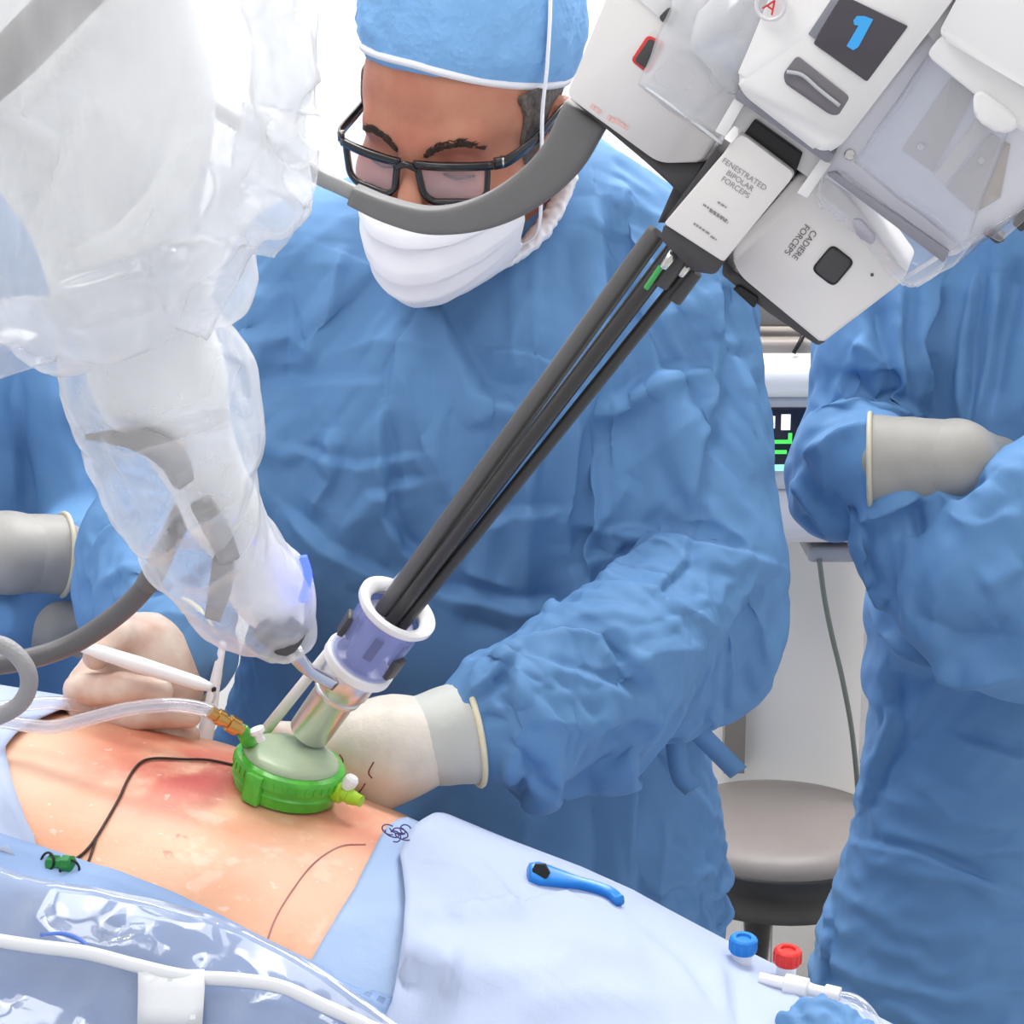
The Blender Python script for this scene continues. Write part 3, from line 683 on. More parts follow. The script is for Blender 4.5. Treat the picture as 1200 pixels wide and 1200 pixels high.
# right hand, pinching the white handle (image left)
palm = [cone(P(214, 768, 1.600), P(165, 778, 1.580), .030, .034, .03), cone(P(165, 778, 1.580), P(112, 812, 1.567), .034, .024, .03), cone(P(190, 800, 1.585), P(128, 835, 1.567), .026, .020, .03)]
fing = [hp([(175, 752, 1.570), (140, 745, 1.545), (112, 770, 1.533)], [.016, .0125, .010]),
        hp([(112, 802, 1.560), (94, 808, 1.537), (142, 806, 1.521), (188, 810, 1.523)], [.013, .0125, .0120, .0100]),
        hp([(112, 820, 1.565), (104, 838, 1.543), (160, 838, 1.525), (222, 840, 1.529)], [.013, .0120, .0112, .0090]),
        hp([(120, 836, 1.570), (122, 858, 1.549), (172, 860, 1.535), (222, 862, 1.539)], [.012, .0110, .0105, .0085]),
        hp([(135, 845, 1.575), (140, 876, 1.560), (178, 880, 1.550), (210, 880, 1.552)], [.011, .0100, .0092, .0078])]
glove(sg, *hand_mesh(palm, fing), P(190, 772, 1.590), P(219, 765, 1.607), .034, .043, GLOVE, CUFF, 'cream latex glove on the hand holding the white handle')
# left hand, steadying the port (image right)
palm = [cone(P(512, 868, 1.547), P(455, 878, 1.535), .031, .036, .03), cone(P(455, 878, 1.535), P(418, 876, 1.532), .036, .028, .03)]
fing = [hp([(430, 858, 1.535), (392, 858, 1.542), (352, 862, 1.555), (330, 858, 1.562)], [.014, .0130, .0110, .009]),
        hp([(425, 882, 1.532), (392, 890, 1.542), (362, 886, 1.555), (345, 880, 1.565)], [.014, .0130, .0115, .009]),
        hp([(425, 895, 1.532), (398, 912, 1.542), (375, 912, 1.555)], [.013, .0125, .0105]),
        hp([(440, 905, 1.532), (414, 926, 1.538), (400, 932, 1.550)], [.013, .0115, .0095]),
        hp([(470, 900, 1.528), (446, 928, 1.518), (426, 940, 1.517)], [.016, .0130, .0105])]
hm_ = hand_mesh(palm, fing); lg_ = glove(sg, *hm_, P(480, 872, 1.540), P(551, 857, 1.553), .0345, .0425, GLOVE_W, CUFF, 'pale latex glove on the hand steadying the port')
hbv = BVHTree.FromPolygons(hm_[0].tolist(), hm_[1].tolist()); BLD = mat('dried blood', srgb(120, 40, 32), .5)
for stk in ([(398, 884), (402, 892), (398, 902)], [(438, 893), (432, 905), (436, 912)], [(428, 918), (422, 927), (414, 932)]):
    q_ = [hbv.ray_cast(Vector(CAMPOS), Vector(ray(*t_)).normalized())[0] for t_ in stk]
    if all(t_ is not None for t_ in q_): mk('blood_streak', *tube([np.array(t_) for t_ in q_], .0006, 6, 4), BLD, lg_)

# ---------------- crossed-arms person at the right
rp = thing('person', P(1135, 1300, 2.06) * [1, 1, 0], 'person in blue gown with folded arms beside the surgeon, head cut off by the frame', 'person')
s1, e1 = P(1068, 250, 2.04), P(985, 545, 1.95)
s2, e2 = P(1340, 250, 2.04), P(1300, 690, 1.92)
tor = [cone(P(1180, 235, 2.06), P(1190, 700, 2.07), .145, .138, .05, (SIDE, .66)), cone(P(1190, 700, 2.07), P(1160, 1150, 2.06), .138, .178, .08, (SIDE, .66)), cone(P(1160, 1150, 2.06), P(1150, 1700, 2.05), .178, .21, .08, (SIDE, .66)),
       cone(P(1130, 205, 2.06), s1, .075, .064, .05), cone(P(1210, 205, 2.06), s2, .075, .066, .05), cone(P(1180, 50, 2.06), P(1175, 220, 2.06), .062, .1, .05)]
armA = chain([s1, P(1032, 400, 2.01), e1], [.066, .060, .050], .04) + chain([e1, P(1012, 548, 1.905), P(1040, 543, 1.868)], [.052, .050, .044], .025)
armB = chain([s2, P(1330, 470, 1.98), e2], [.074, .076, .074], .04) + chain([e2, P(1215, 690, 1.835), P(1130, 665, 1.832), P(1068, 645, 1.865)], [.076, .072, .060, .044], .03) + [cone(P(1265, 545, 1.86), P(1178, 572, 1.822), .060, .040, .04)]
rgV, rgF = settle(tor + armA + armB, .0125, (np.array([-1, 1.5, .50]), np.array([1.2, 2.4, 1.9])), ((P(1180, 50, 2.06), .09), (P(1040, 543, 1.868), .06)), .54, hb=.016, frames=11, grow=.06, tens=40, bend=.15, q=5, mass=.2)
RF = [([(1062, 330), (1058, 400), (1068, 470)], .010, .014, 's'), ([(1105, 330), (1085, 400), (1092, 480)], .010, .014, 's'), ([(1150, 310), (1135, 400), (1132, 500)], .012, .014, 's'), ([(1170, 320), (1160, 420), (1140, 500)], .010, .012, 'r'),
      ([(1200, 300), (1172, 400), (1160, 490)], .010, .014, 'v'), ([(1025, 345), (1038, 420), (1055, 470)], .010, .014, 'v'), ([(925, 500), (980, 470), (1030, 468), (1085, 485)], .012, .014, 's'), ([(985, 438), (1030, 462), (1060, 470)], .010, .012, 'v'),
      ([(940, 540), (990, 510), (1030, 500)], .008, .012, 'r'), ([(965, 575), (985, 600), (1010, 605)], .008, .012, 'v'), ([(930, 560), (970, 620), (1000, 660)], .008, .014, 'r'), ([(940, 600), (975, 640), (998, 655)], .006, .01, 'v'), ([(1000, 400), (1040, 430)], .008, .012, 'r'),
      ([(1005, 605), (1050, 590), (1082, 580)], .012, .012, 'r'), ([(1075, 585), (1072, 630)], .010, .010, 'v'), ([(1005, 610), (1020, 665), (1050, 720)], .010, .016, 'r'), ([(1090, 560), (1130, 590), (1160, 560)], .010, .016, 's'), ([(1100, 600), (1140, 620), (1200, 600)], .007, .02, 'r'),
      ([(1010, 700), (1060, 760), (1130, 795), (1200, 790)], .010, .014, 'r'), ([(1060, 720), (1130, 750), (1200, 745)], .006, .02, 'v'), ([(1150, 690), (1200, 660)], .006, .016, 'r'),
      ([(1040, 780), (1050, 850), (1010, 950)], .008, .02, 's'), ([(975, 900), (1000, 985), (1080, 1000), (1200, 1050)], .005, .012, 's'), ([(960, 950), (950, 1050), (940, 1130)], .008, .014, 'r'), ([(1000, 800), (985, 880), (965, 950)], .008, .014, 'v'),
      ([(975, 990), (970, 1100), (960, 1190)], .006, .012, 's'), ([(1120, 860), (1180, 880), (1200, 890)], .006, .012, 's'), ([(1060, 900), (1120, 960), (1200, 970)], .005, .02, 'r')]
rgV = crumple(rgV, rgF, .4, .0018, 7, .0006, 20, seed=3); rgV, rgF = subdiv(rgV, rgF, 1)
rgV = apply_folds(rgV, rgF, [(a_, b_, c_ * .8, d_) for a_, b_, c_, d_ in RF], 1.5)
mk('gown', rgV, rgF, GOWN, rp, label='blue surgical gown with folded sleeves')
palm = [cone(P(1040, 542, 1.855), P(1120, 540, 1.850), .032, .034, .02), cone(P(1120, 540, 1.850), P(1172, 550, 1.91), .034, .028, .02)]
fing = [hp([(1165, 530 + 14 * i, 1.91), (1195, 535 + 14 * i, 1.94), (1222, 545 + 12 * i, 1.97)], [.011, .010, .008]) for i in range(4)] + [hp([(1120, 530, 1.86), (1150, 522, 1.89), (1175, 524, 1.92)], [.013, .011, .009])]
glove(rp, *hand_mesh(palm, fing), P(1128, 540, 1.850), P(1020, 541, 1.866), .0375, .0435, CUFF_G, CUFF_G, 'grey latex glove tucked under the other arm')
hR = Rm(18, -12, 0); h0 = P(1150, -175, 2.02)
hV2, hF2, hl2 = make_head(rp, hR, h0, None, [cone(h0 + hR @ np.array([0, .035, -.05]), P(1170, 60, 2.06), .054, .058, .035), cone(P(1170, 60, 2.06), P(1170, 220, 2.07), .058, .09, .05)], .0075)
make_cap(rp, hR, h0); make_mask(rp, hR, h0); make_brows(rp, hV2, hF2, hl2, h0, hR)

# ---------------- crossed-arms person at the left edge
lp = thing('person', P(-40, 1300, 2.08) * [1, 1, 0], 'person in blue gown with folded arms behind the draped robot arm at the left edge', 'person')
s1, e1 = P(85, 300, 2.08), P(118, 625, 1.98)
s2, e2 = P(-230, 300, 2.08), P(-180, 690, 1.98)
tor = [cone(P(-60, 250, 2.10), P(-55, 700, 2.10), .150, .150, .05, (SIDE, .66)), cone(P(-55, 700, 2.10), P(-50, 1150, 2.09), .150, .185, .08, (SIDE, .66)), cone(P(-50, 1150, 2.09), P(-50, 1700, 2.08), .185, .215, .08, (SIDE, .66)),
       cone(P(-100, 235, 2.10), s1, .075, .066, .05), cone(P(-30, 235, 2.10), s2, .075, .066, .05), cone(P(-60, 80, 2.10), P(-60, 250, 2.10), .062, .1, .05)]
armA = chain([s1, P(100, 450, 2.03), e1], [.070, .064, .056], .04) + chain([e1, P(95, 660, 1.92), P(60, 655, 1.88)], [.054, .048, .040], .025)
armB = chain([s2, P(-220, 500, 2.0), e2], [.074, .074, .07], .04) + chain([e2, P(-80, 720, 1.88), P(15, 725, 1.87)], [.07, .056, .040], .03)
lgV, lgF = sdf_mesh(tor + armA + armB, .0105, clip=(np.array([-1.3, 1.5, .68]), np.array([1.2, 2.4, 1.9])))
lgV, lgF = subdiv(lgV, lgF, 1)
lgV = crumple(lgV, lgF, 0, seed=5)
lgV = apply_folds(lgV, lgF, [([(20, 440), (22, 520), (25, 600)], .008, .014, 's'), ([(60, 440), (75, 520), (100, 590)], .008, .016, 'r'), ([(95, 480), (110, 560), (112, 600)], .008, .014, 'v'),
      ([(80, 615), (100, 625), (98, 660)], .008, .009, 'r'), ([(85, 650), (110, 680), (100, 710)], .008, .010, 's'), ([(90, 700), (120, 690)], .006, .01, 'v'), ([(0, 700), (15, 720), (10, 750)], .006, .01, 'r')])
mk('gown', lgV, lgF, GOWN, lp, label='blue surgical gown with folded sleeves')
palm = [cone(P(70, 650, 1.862), P(10, 648, 1.845), .031, .034, .02), cone(P(10, 648, 1.845), P(-50, 655, 1.86), .034, .027, .02)]
fing = [hp([(-40, 635 + 13 * i, 1.86), (-75, 640 + 13 * i, 1.885), (-105, 648 + 12 * i, 1.915)], [.011, .010, .008]) for i in range(4)] + [hp([(20, 630, 1.845), (-15, 618, 1.845), (-40, 620, 1.85)], [.013, .011, .009])]
glove(lp, *hand_mesh(palm, fing), P(10, 648, 1.845), P(73, 650, 1.868), .036, .0375, CUFF_G, CUFF_G, 'grey latex glove with cream rolled cuff')
palm = [cone(P(12, 725, 1.872), P(60, 728, 1.875), .028, .030, .02), cone(P(60, 728, 1.875), P(105, 735, 1.91), .030, .024, .02)]
fing = [hp([(95, 720 + 12 * i, 1.90), (125, 722 + 12 * i, 1.925), (150, 728 + 11 * i, 1.95)], [.011, .010, .008]) for i in range(4)] + [hp([(60, 712, 1.87), (88, 702, 1.89), (106, 704, 1.9)], [.013, .011, .009])]
glove(lp, *hand_mesh(palm, fing), P(70, 728, 1.88), P(22, 725, 1.872), .032, .034, CUFF_G, CUFF_G, 'grey latex glove tucked under the other arm')
hR = Rm(15, 12, 0); h0 = P(-55, -150, 2.06)
hV2, hF2, hl2 = make_head(lp, hR, h0, None, [cone(h0 + hR @ np.array([0, .035, -.05]), P(-60, 100, 2.10), .054, .058, .035), cone(P(-60, 100, 2.10), P(-60, 260, 2.11), .058, .09, .05)], .0075)
make_cap(lp, hR, h0); make_mask(lp, hR, h0); make_brows(lp, hV2, hF2, hl2, h0, hR)
# ================================================================== patient, table and drapes
A0, A1 = P(20, 893, 1.47), P(960, 1192, 1.25)
UX = nrm(A1 - A0); VX = nrm(np.array([UX[1], -UX[0], 0]))      # along the body, and sideways towards the camera
WX = np.cross(VX, UX); WX = WX if WX[2] > 0 else -WX
ULEN = np.linalg.norm(A1 - A0)
def B(u, v, w): return A0 + UX * u + VX * v + WX * w
def body_w(u, v):
    """height of the patient's front surface below the crest line"""
    a = np.interp(u, [-.4, -.1, .15, .35, .6, .9], [.22, .21, .20, .185, .18, .19]); b = np.interp(u, [-.4, -.1, .1, .3, .5, .9], [.20, .165, .155, .14, .135, .13])
    c = np.interp(u, [-.4, -.1, .03, .15, .3, .45, .7, .9], [-.02, .004, .020, .022, .004, -.010, -.062, -.09])
    x = np.clip(np.abs(v + .02) / a, 0, .9995)
    return c - b * (1 - (1 - x ** 2.2) ** (1 / 2.0))
nu, nv = 130, 72
us = np.linspace(-.40, ULEN + .12, nu); PV = []
for u in us:
    a = float(np.interp(u, [-.4, -.1, .15, .35, .6, .9], [.22, .21, .20, .185, .18, .19]))
    for j in range(nv):
        th = 2 * math.pi * j / nv; v = -.02 + a * math.cos(th) * .9995
        wtop = float(body_w(u, v)); w = wtop if math.sin(th) >= 0 else -.16 - .05 * (-math.sin(th)) ** .5
        if math.sin(th) < 0: w = min(w, wtop - .002)
        PV.append(B(u, v, w))
PV = np.array(PV); PF = grid_faces(nu, nv, True) + [tuple(range(nv))[::-1], tuple((nu - 1) * nv + j for j in range(nv))]
PVq = np.array([f for f in PF if len(f) == 4])
PV = PV + vnormals(PV, PVq) * (.0022 * noise3(PV * 13) + .0008 * noise3(PV * 40))[:, None]
pbv = BVHTree.FromPolygons(PV.tolist(), PF)
def onskin(px, py, off=0.0):
    h = pbv.ray_cast(Vector(CAMPOS), Vector(ray(px, py)).normalized())
    if h[0] is None: return None
    n = np.array(h[1]); n = n if n @ WX > 0 else -n
    return np.array(h[0]) + n * off
PORT = onskin(333, 926)
def patient_skin():
    m = bpy.data.materials.new('patient skin'); m.use_nodes = True; nt = m.node_tree; b = nt.nodes['Principled BSDF']; L = nt.links
    b.inputs['Roughness'].default_value = .42; b.inputs['Subsurface Weight'].default_value = .15; b.inputs['Subsurface Radius'].default_value = (.012, .005, .003); b.inputs['Subsurface Scale'].default_value = .6
    ge = nt.nodes.new('ShaderNodeNewGeometry'); pos = ge.outputs['Position']
    def nz(scale, detail=4, typ=None):
        n = nt.nodes.new('ShaderNodeTexNoise'); n.inputs['Scale'].default_value = scale; n.inputs['Detail'].default_value = detail
        if typ: n.noise_type = typ
        L.new(pos, n.inputs['Vector']); return n.outputs['Fac']
    def rng_(src, a, b_, c=0., d=1.):
        r = nt.nodes.new('ShaderNodeMapRange'); r.inputs[1].default_value = a; r.inputs[2].default_value = b_; r.inputs[3].default_value = c; r.inputs[4].default_value = d; r.interpolation_type = 'SMOOTHSTEP'; L.new(src, r.inputs[0]); return r.outputs[0]
    def mul(a, b_):
        q = nt.nodes.new('ShaderNodeMath'); q.operation = 'MULTIPLY'; L.new(a, q.inputs[0])
        if isinstance(b_, float): q.inputs[1].default_value = b_
        else: L.new(b_, q.inputs[1])
        return q.outputs[0]
    def dist(c, sx=(1, 1, 1)):
        s = nt.nodes.new('ShaderNodeVectorMath'); s.operation = 'SUBTRACT'; L.new(pos, s.inputs[0]); s.inputs[1].default_value = tuple(c)
        mp = nt.nodes.new('ShaderNodeVectorMath'); mp.operation = 'MULTIPLY'; L.new(s.outputs[0], mp.inputs[0]); mp.inputs[1].default_value = sx
        l = nt.nodes.new('ShaderNodeVectorMath'); l.operation = 'LENGTH'; L.new(mp.outputs[0], l.inputs[0]); return l.outputs['Value']
    col = None
    def layer(base, fac, c):
        x = nt.nodes.new('ShaderNodeMix'); x.data_type = 'RGBA'
        if isinstance(base, tuple): x.inputs[6].default_value = base
        else: L.new(base, x.inputs[6])
        x.inputs[7].default_value = c; L.new(fac, x.inputs[0]); return x.outputs[2]
    col = layer(srgb(238, 188, 158), rng_(nz(9), .4, .7), srgb(230, 168, 134))
    # iodine and blood wash around the port, with a ragged edge
    n1 = nz(22, 6)
    s1 = onskin(235, 905) ; s2 = onskin(190, 880); s3 = onskin(420, 960)
    for c, r0, r1, k, cc in ((s1, .12, .015, .75, srgb(212, 104, 82)), (s2, .10, .02, .55, srgb(216, 112, 90)), (s3, .075, .01, .6, srgb(216, 118, 98)), (onskin(225, 908), .055, .006, .8, srgb(182, 58, 54))):
        f = mul(mul(rng_(dist(c, (1, .9, 1.5)), r0, r1), rng_(n1, .30, .62)), k); col = layer(col, f, cc)
    # dried pale film patches and fine scratches
    pale = mul(mul(rng_(nz(34, 3), .58, .68), rng_(dist(onskin(330, 1010)), .14, .06)), .30); col = layer(col, pale, srgb(250, 226, 208))
    pale2 = mul(rng_(nz(120, 2), .68, .74), .35); col = layer(col, pale2, srgb(252, 232, 218))
    scr = mul(mul(rng_(nz(60, 2), .63, .68), rng_(dist(onskin(196, 983)), .022, .010)), .6); col = layer(col, scr, srgb(205, 96, 82))
    L.new(col, b.inputs['Base Color'])
    bp = nt.nodes.new('ShaderNodeBump'); bp.inputs['Strength'].default_value = .25; bp.inputs['Distance'].default_value = .0012; L.new(nz(150, 5), bp.inputs['Height']); L.new(bp.outputs[0], b.inputs['Normal'])
    return m
pat = thing('patient', B(.3, 0, -.21), 'patient lying on the table with bare reddened belly between blue drapes', 'person')
mk('body', PV, PF, patient_skin(), pat)
# operating table under the patient
tb = thing('operating_table', B(.3, 0, -.25) * [1, 1, 0], 'operating table hidden under the blue drapes', 'table')
Rt = np.stack([UX, VX, WX], 1)
V, Fc = box(B(.30, -.02, -.245), 1.15, .46, .06, Rt, .01); mk('mattress', V, Fc, BLACK, tb)
V, Fc = box(B(.30, -.02, -.295), 1.15, .46, .04, Rt, .005); mk('table_top', V, Fc, STEEL, tb)
c = B(.3, -.02, -.31); V, Fc = box((c[0], c[1], (c[2] + .12) / 2), .24, .26, c[2] - .12 + .03, bev=.02); mk('column', V, Fc, WHITE2, tb)
V, Fc = box((c[0], c[1], .06), .7, .42, .12, bev=.03); mk('base', V, Fc, DARK, tb)

DRB = mat('pale blue drape', srgb(180, 192, 220), .6, noise=.05, nscale=9, bump=.2, bscale=700, bdist=.0006, spec=.25)
DRM = mat('mid blue drape', srgb(146, 172, 214), .6, noise=.08, nscale=9, bump=.2, bscale=700, bdist=.0006, spec=.25, crumple=(10, .2, .004))
DRS = mat('blue adhesive drape edge', srgb(160, 184, 220), .5, noise=.06, nscale=14, bump=.2, bscale=500, bdist=.0006, crumple=(22, .3, .003))
def sheet(nu_, nv_, fuv, off, m, name, parent=None, wr=.003, ws=14, folds=None, th=.0012, seed=0, gain=1.0, **kw):
    """drape lying on the patient: lifted a little off the body, hanging past its edges"""
    V = []
    for i in range(nu_):
        for j in range(nv_):
            u, v = fuv(i / (nu_ - 1), j / (nv_ - 1))
            a0 = float(np.interp(u, [-.4, -.1, .15, .35, .6, .9], [.22, .21, .20, .185, .18, .19])) * .96; a = a0 + .010
            vv = min(max(v, -.02 - a), -.02 + a); ex = v - vv; q = B(u, vv, float(body_w(u, -.02 + (vv + .02) * a0 / a)) + off)
            if ex: q = q + VX * ex * (.85 if ex > 0 else .3) + np.array([0, 0, -1]) * abs(ex) * (.52 if ex > 0 else .8)
            V.append(q)
    V = np.array(V); Fc = np.array(grid_faces(nu_, nv_)); N = vnormals(V, Fc)
    if N[:, 2].mean() < 0: Fc = Fc[:, ::-1]; N = -N
    d = wr * (ridged(V * ws * np.array([.6, 1, 1]) + seed) * .7 + .6 * noise3(V * ws * .5 + seed)); d = d - d.min() * 0
    V = V + N * (np.maximum(d, -off * .7))[:, None]
    if folds: V = apply_folds(V, Fc, folds, gain)
    return mk(name, *shell(V, Fc.tolist(), th), m, parent, **kw), V, Fc
def uv_of(px, py):
    q = onskin(px, py); d = q - A0; return d @ UX, d @ VX
# line of the skin opening: right edge (u as function of v), front edge (v as function of u)
eR = sorted([uv_of(*p)[::-1] for p in ((457, 978), (440, 1010), (420, 1050), (395, 1095), (372, 1135))])
eF = sorted([uv_of(*p) for p in ((45, 1003), (110, 1024), (200, 1058), (290, 1105), (368, 1142))])
eL = sorted([uv_of(*p)[::-1] for p in ((30, 858), (4, 885), (14, 930), (30, 975), (45, 1003))])
def uR(v): return float(np.interp(v, [e[0] for e in eR], [e[1] for e in eR]))
def vF(u): return float(np.interp(u, [e[0] for e in eF], [e[1] for e in eF]))
def uL(v): return float(np.interp(v, [e[0] for e in eL], [e[1] for e in eL]))

lerp = lambda a, b, t: a + (b - a) * t
def fR(s, t): v = lerp(-.46, .50, t); u0 = uR(v) + .016 + .10 * max(0, min(1, (v + .02) / .13)) * .45; return lerp(u0, ULEN + .16, s), v
def fS(s, t): v = lerp(-.10, .50, t); return lerp(uR(v) - .004, uR(v) + .085, s), v
def fF(s, t): u = lerp(-.42, .46, s); return u, lerp(vF(u), .62, t)
def fP(s, t): u = lerp(-.42, .40, s); return u, lerp(vF(u) + .024 + .010 * math.sin(u * 17), .62, t)
def fL(s, t): v = lerp(-.46, .115, t); return lerp(-.42, uL(v), s), v
DR, drV, drF = sheet(90, 110, fR, .013, DRB, 'surgical_drape', wr=.003, ws=9, label='pale blue surgical drape over the patient right of the bare belly', cat='drape', folds=[
    ([(470, 990), (446, 1040), (438, 1085), (455, 1098)], .006, .010, 'r'), ([(505, 1062), (590, 1055), (660, 1046), (700, 1058)], .009, .012, 's'), ([(480, 1085), (540, 1075)], .005, .010, 'v'), ([(500, 1030), (560, 1040)], .004, .014, 'r'),
    ([(455, 1140), (490, 1125), (520, 1140), (525, 1165)], .012, .022, 'r'), ([(440, 1150), (480, 1142), (510, 1155)], .010, .010, 'v'), ([(560, 1150), (620, 1140), (680, 1130)], .005, .014, 'r'), ([(535, 1120), (530, 1170), (520, 1200)], .006, .012, 's'),
    ([(850, 1130), (860, 1200)], .006, .012, 's'), ([(920, 1150), (940, 1200)], .006, .012, 'r'), ([(640, 1100), (760, 1120)], .004, .02, 'r'), ([(560, 1005), (600, 1040), (610, 1080)], .005, .014, 's'), ([(480, 1010), (520, 1012), (570, 1030)], .004, .010, 's'), ([(740, 1080), (800, 1130), (840, 1190)], .005, .016, 's'), ([(600, 1180), (700, 1165), (780, 1180)], .005, .014, 'r')], gain=1.15)
sheet(24, 60, fS, .0035, DRS, 'adhesive_drape', wr=.002, ws=22, seed=4, label='light blue adhesive drape edge stuck to the right side of the bare belly', cat='drape')
sheet(90, 60, fF, .004, DRM, 'surgical_drape', wr=.004, ws=10, seed=2, label='mid blue surgical drape below the bare belly under clear plastic', cat='drape', gain=1.2, folds=[
    ([(0, 1050), (80, 1060), (140, 1095), (180, 1150)], .010, .014, 'r'), ([(380, 1140), (430, 1165), (470, 1160)], .008, .01, 's')])
sheet(50, 60, fL, .005, DRB, 'surgical_drape', wr=.003, ws=12, seed=6, label='pale blue drape edge at the far left end of the bare belly', cat='drape', folds=[([(0, 960), (20, 980), (36, 1000)], .006, .008, 'v'), ([(5, 985), (22, 1005)], .006, .007, 'r')])
PF_ = film('clear drape plastic', op=.06, rough=.08, bscale=16, bstr=.9, bdist=.008, gl=.5, col=(.9, .93, 1, 1), opvar=.12)
PS, psV, psF = sheet(120, 90, fP, .021, PF_, 'plastic_sheet', wr=.007, ws=15, seed=8, th=.0006, label='clear crinkled plastic sheet over the blue drape in the foreground', cat='plastic sheet', gain=1.0, folds=[
    ([(30, 1060), (60, 1100), (110, 1130)], .008, .008, 'r'), ([(120, 1100), (160, 1095), (200, 1120)], .008, .007, 's'), ([(250, 1120), (230, 1150), (215, 1190)], .007, .007, 'r'), ([(10, 1150), (60, 1160), (110, 1155)], .008, .008, 'v'), ([(280, 1200), (310, 1175), (350, 1180)], .009, .01, 'r')])
psb = BVHTree.FromPolygons(psV.tolist(), psF.tolist()); drb = BVHTree.FromPolygons(drV.tolist(), drF.tolist())
def onmesh(bv, px, py, off=0.0, fall=1.2):
    h = bv.ray_cast(Vector(CAMPOS), Vector(ray(px, py)).normalized())
    if h[0] is None: return P(px, py, fall)
    n = np.array(h[1]); n = n if n @ (CAMPOS - np.array(h[0])) > 0 else -n
    return np.array(h[0]) + n * off
MILK = mat('milky white plastic', srgb(244, 246, 250), .3)
sm_ = [onmesh(psb, *q, .003) for q in ((-20, 1100), (40, 1108), (100, 1118), (160, 1131), (220, 1146), (280, 1150), (330, 1160), (380, 1180), (430, 1203), (470, 1225))]
mk('plastic_seam', *sweep(smooth_path(sm_, 6), circ(10), scale=[(.0030, .0050)] * (9 * 6 + 1)), MILK, PS, label='thick white welded seam across the plastic sheet')
tp = [[onmesh(psb, x, y, .005) for x in (164, 190, 216, 240)] for y in (1138, 1160, 1180, 1202)]
mk('adhesive_tab', *shell(np.array(tp).reshape(-1, 3), grid_faces(4, 4)[::1], .001), MILK, PS, label='white rectangular tab on the plastic sheet')
mk('blue_cord', *tube([onmesh(psb, *q, .001) for q in ((48, 1096), (75, 1095), (95, 1103), (104, 1112))], .0013, 6), mat('blue cord', srgb(90, 130, 220), .4), PS)
# drapes hiding the far side of the table, and marks at the drape corner: purple stitch knot
knot = thing('suture_knot', onskin(455, 984), 'tangle of purple suture at the corner where skin meets the pale drape', 'suture')
PUR = mat('purple suture', srgb(84, 66, 130), .4)
for k in range(7):
    c = onmesh(drb, 456 + 3.2 * k, 974 + 4 * (k % 3), .002); r1, r2 = random.uniform(.003, .006), random.uniform(.0015, .0035); a0 = random.uniform(0, 6); tl = random.uniform(-.6, .6)
    q = [c + UX * (math.cos(a) * r1) + (WX * math.cos(tl) + VX * math.sin(tl)) * (math.sin(a) * r2 + .001) for a in np.linspace(a0, a0 + 4.2, 8)]
    mk('thread_loop', *tube(q, .00045, 6, 4), PUR, knot)
# ================================================================== robot instrument head (upper right)
RO = P(780, 290, 1.335)
e_d = nrm(P(480, 710, 1.43) - RO); e_u = -e_d
_t = CR * .81 - CU * .586; e_r = nrm(_t - e_d * (_t @ e_d)); e_n = np.cross(e_r, e_u); e_n = e_n if e_n @ (CAMPOS - RO) > 0 else -e_n
def pl(px, py, n=0.0):
    d = ray(px, py); o = RO + e_n * n; t = ((o - CAMPOS) @ e_n) / (d @ e_n); q = CAMPOS + d * t - o; return (q @ e_r, q @ e_u)
def RW(x, y, n): return RO + e_r * x + e_u * y + e_n * n
def RP(px, py, n=0.0): return RW(*pl(px, py, n), n)
def ext(poly, z0, z1, r=0, bev=.002, seg=2):
    """outline drawn on the front face at z1, extruded back to z0; r corner radii in pixels"""
    k = M(1, RO); pp = [pl(x, y, z1) for x, y in poly]
    if np.any(np.asarray(r) > 0): pp = rounded(pp, [q * k for q in r] if np.ndim(r) else r * k, 5)
    V, Fc = prism([tuple(q) for q in pp], z0, z1, bev, seg); return RO + V[:, :1] * e_r + V[:, 1:2] * e_u + V[:, 2:] * e_n, Fc
def text_on(s, px, py, ang, size_px, n, m, parent, name='lettering', label=None):
    """flat printed lettering; ang = reading direction in the image, degrees clockwise"""
    cu = bpy.data.curves.new('t', 'FONT'); cu.body = s; cu.size = 1; cu.align_x = 'CENTER'; cu.align_y = 'CENTER'; cu.space_line = 1.0
    o = bpy.data.objects.new('t', cu); COL.objects.link(o); dg = bpy.context.evaluated_depsgraph_get(); me = o.evaluated_get(dg).to_mesh()
    V = np.array([list(v.co) for v in me.vertices]); Fc = [tuple(p_.vertices) for p_ in me.polygons]; bpy.data.objects.remove(o)
    c = np.array(pl(px, py, n)); a = math.radians(ang); dx = np.array(pl(px + 30 * math.cos(a), py + 30 * math.sin(a), n)) - c; dx /= np.linalg.norm(dx); dy = np.array([-dx[1], dx[0]])
    k = M(size_px, RO); Q = c + k * (V[:, :1] * dx + V[:, 1:2] * dy)
    return mk(name, RO + Q[:, :1] * e_r + Q[:, 1:] * e_u + e_n * n, Fc, m, parent, sm=False, label=label)
def dashes(L, ang, h, n, m, parent):
    """print too small to read: short strokes of ink"""
    parts = []
    for px, py, w in L:
        a = math.radians(ang); c, s_ = math.cos(a), math.sin(a); x = -w / 2
        while x < w / 2:
            l = min(random.uniform(2.5, 6), w / 2 - x)
            if l > 1: parts.append(ext([(px + c * x - s_ * y, py + s_ * x + c * y) for x, y in ((x, -h / 2), (x + l, -h / 2), (x + l, h / 2), (x, h / 2))], n - .0002, n, 0, 0))
            x += l + 1.2
    return mk('fine_print', *join(*parts), m, parent, sm=False)
LAV = mat('pale lavender grey plastic', srgb(228, 228, 236), .4)
STRIP = mat('slate strip', srgb(140, 140, 150), .3)
BEIGE = mat('warm grey metal panel', srgb(196, 188, 186), .4)
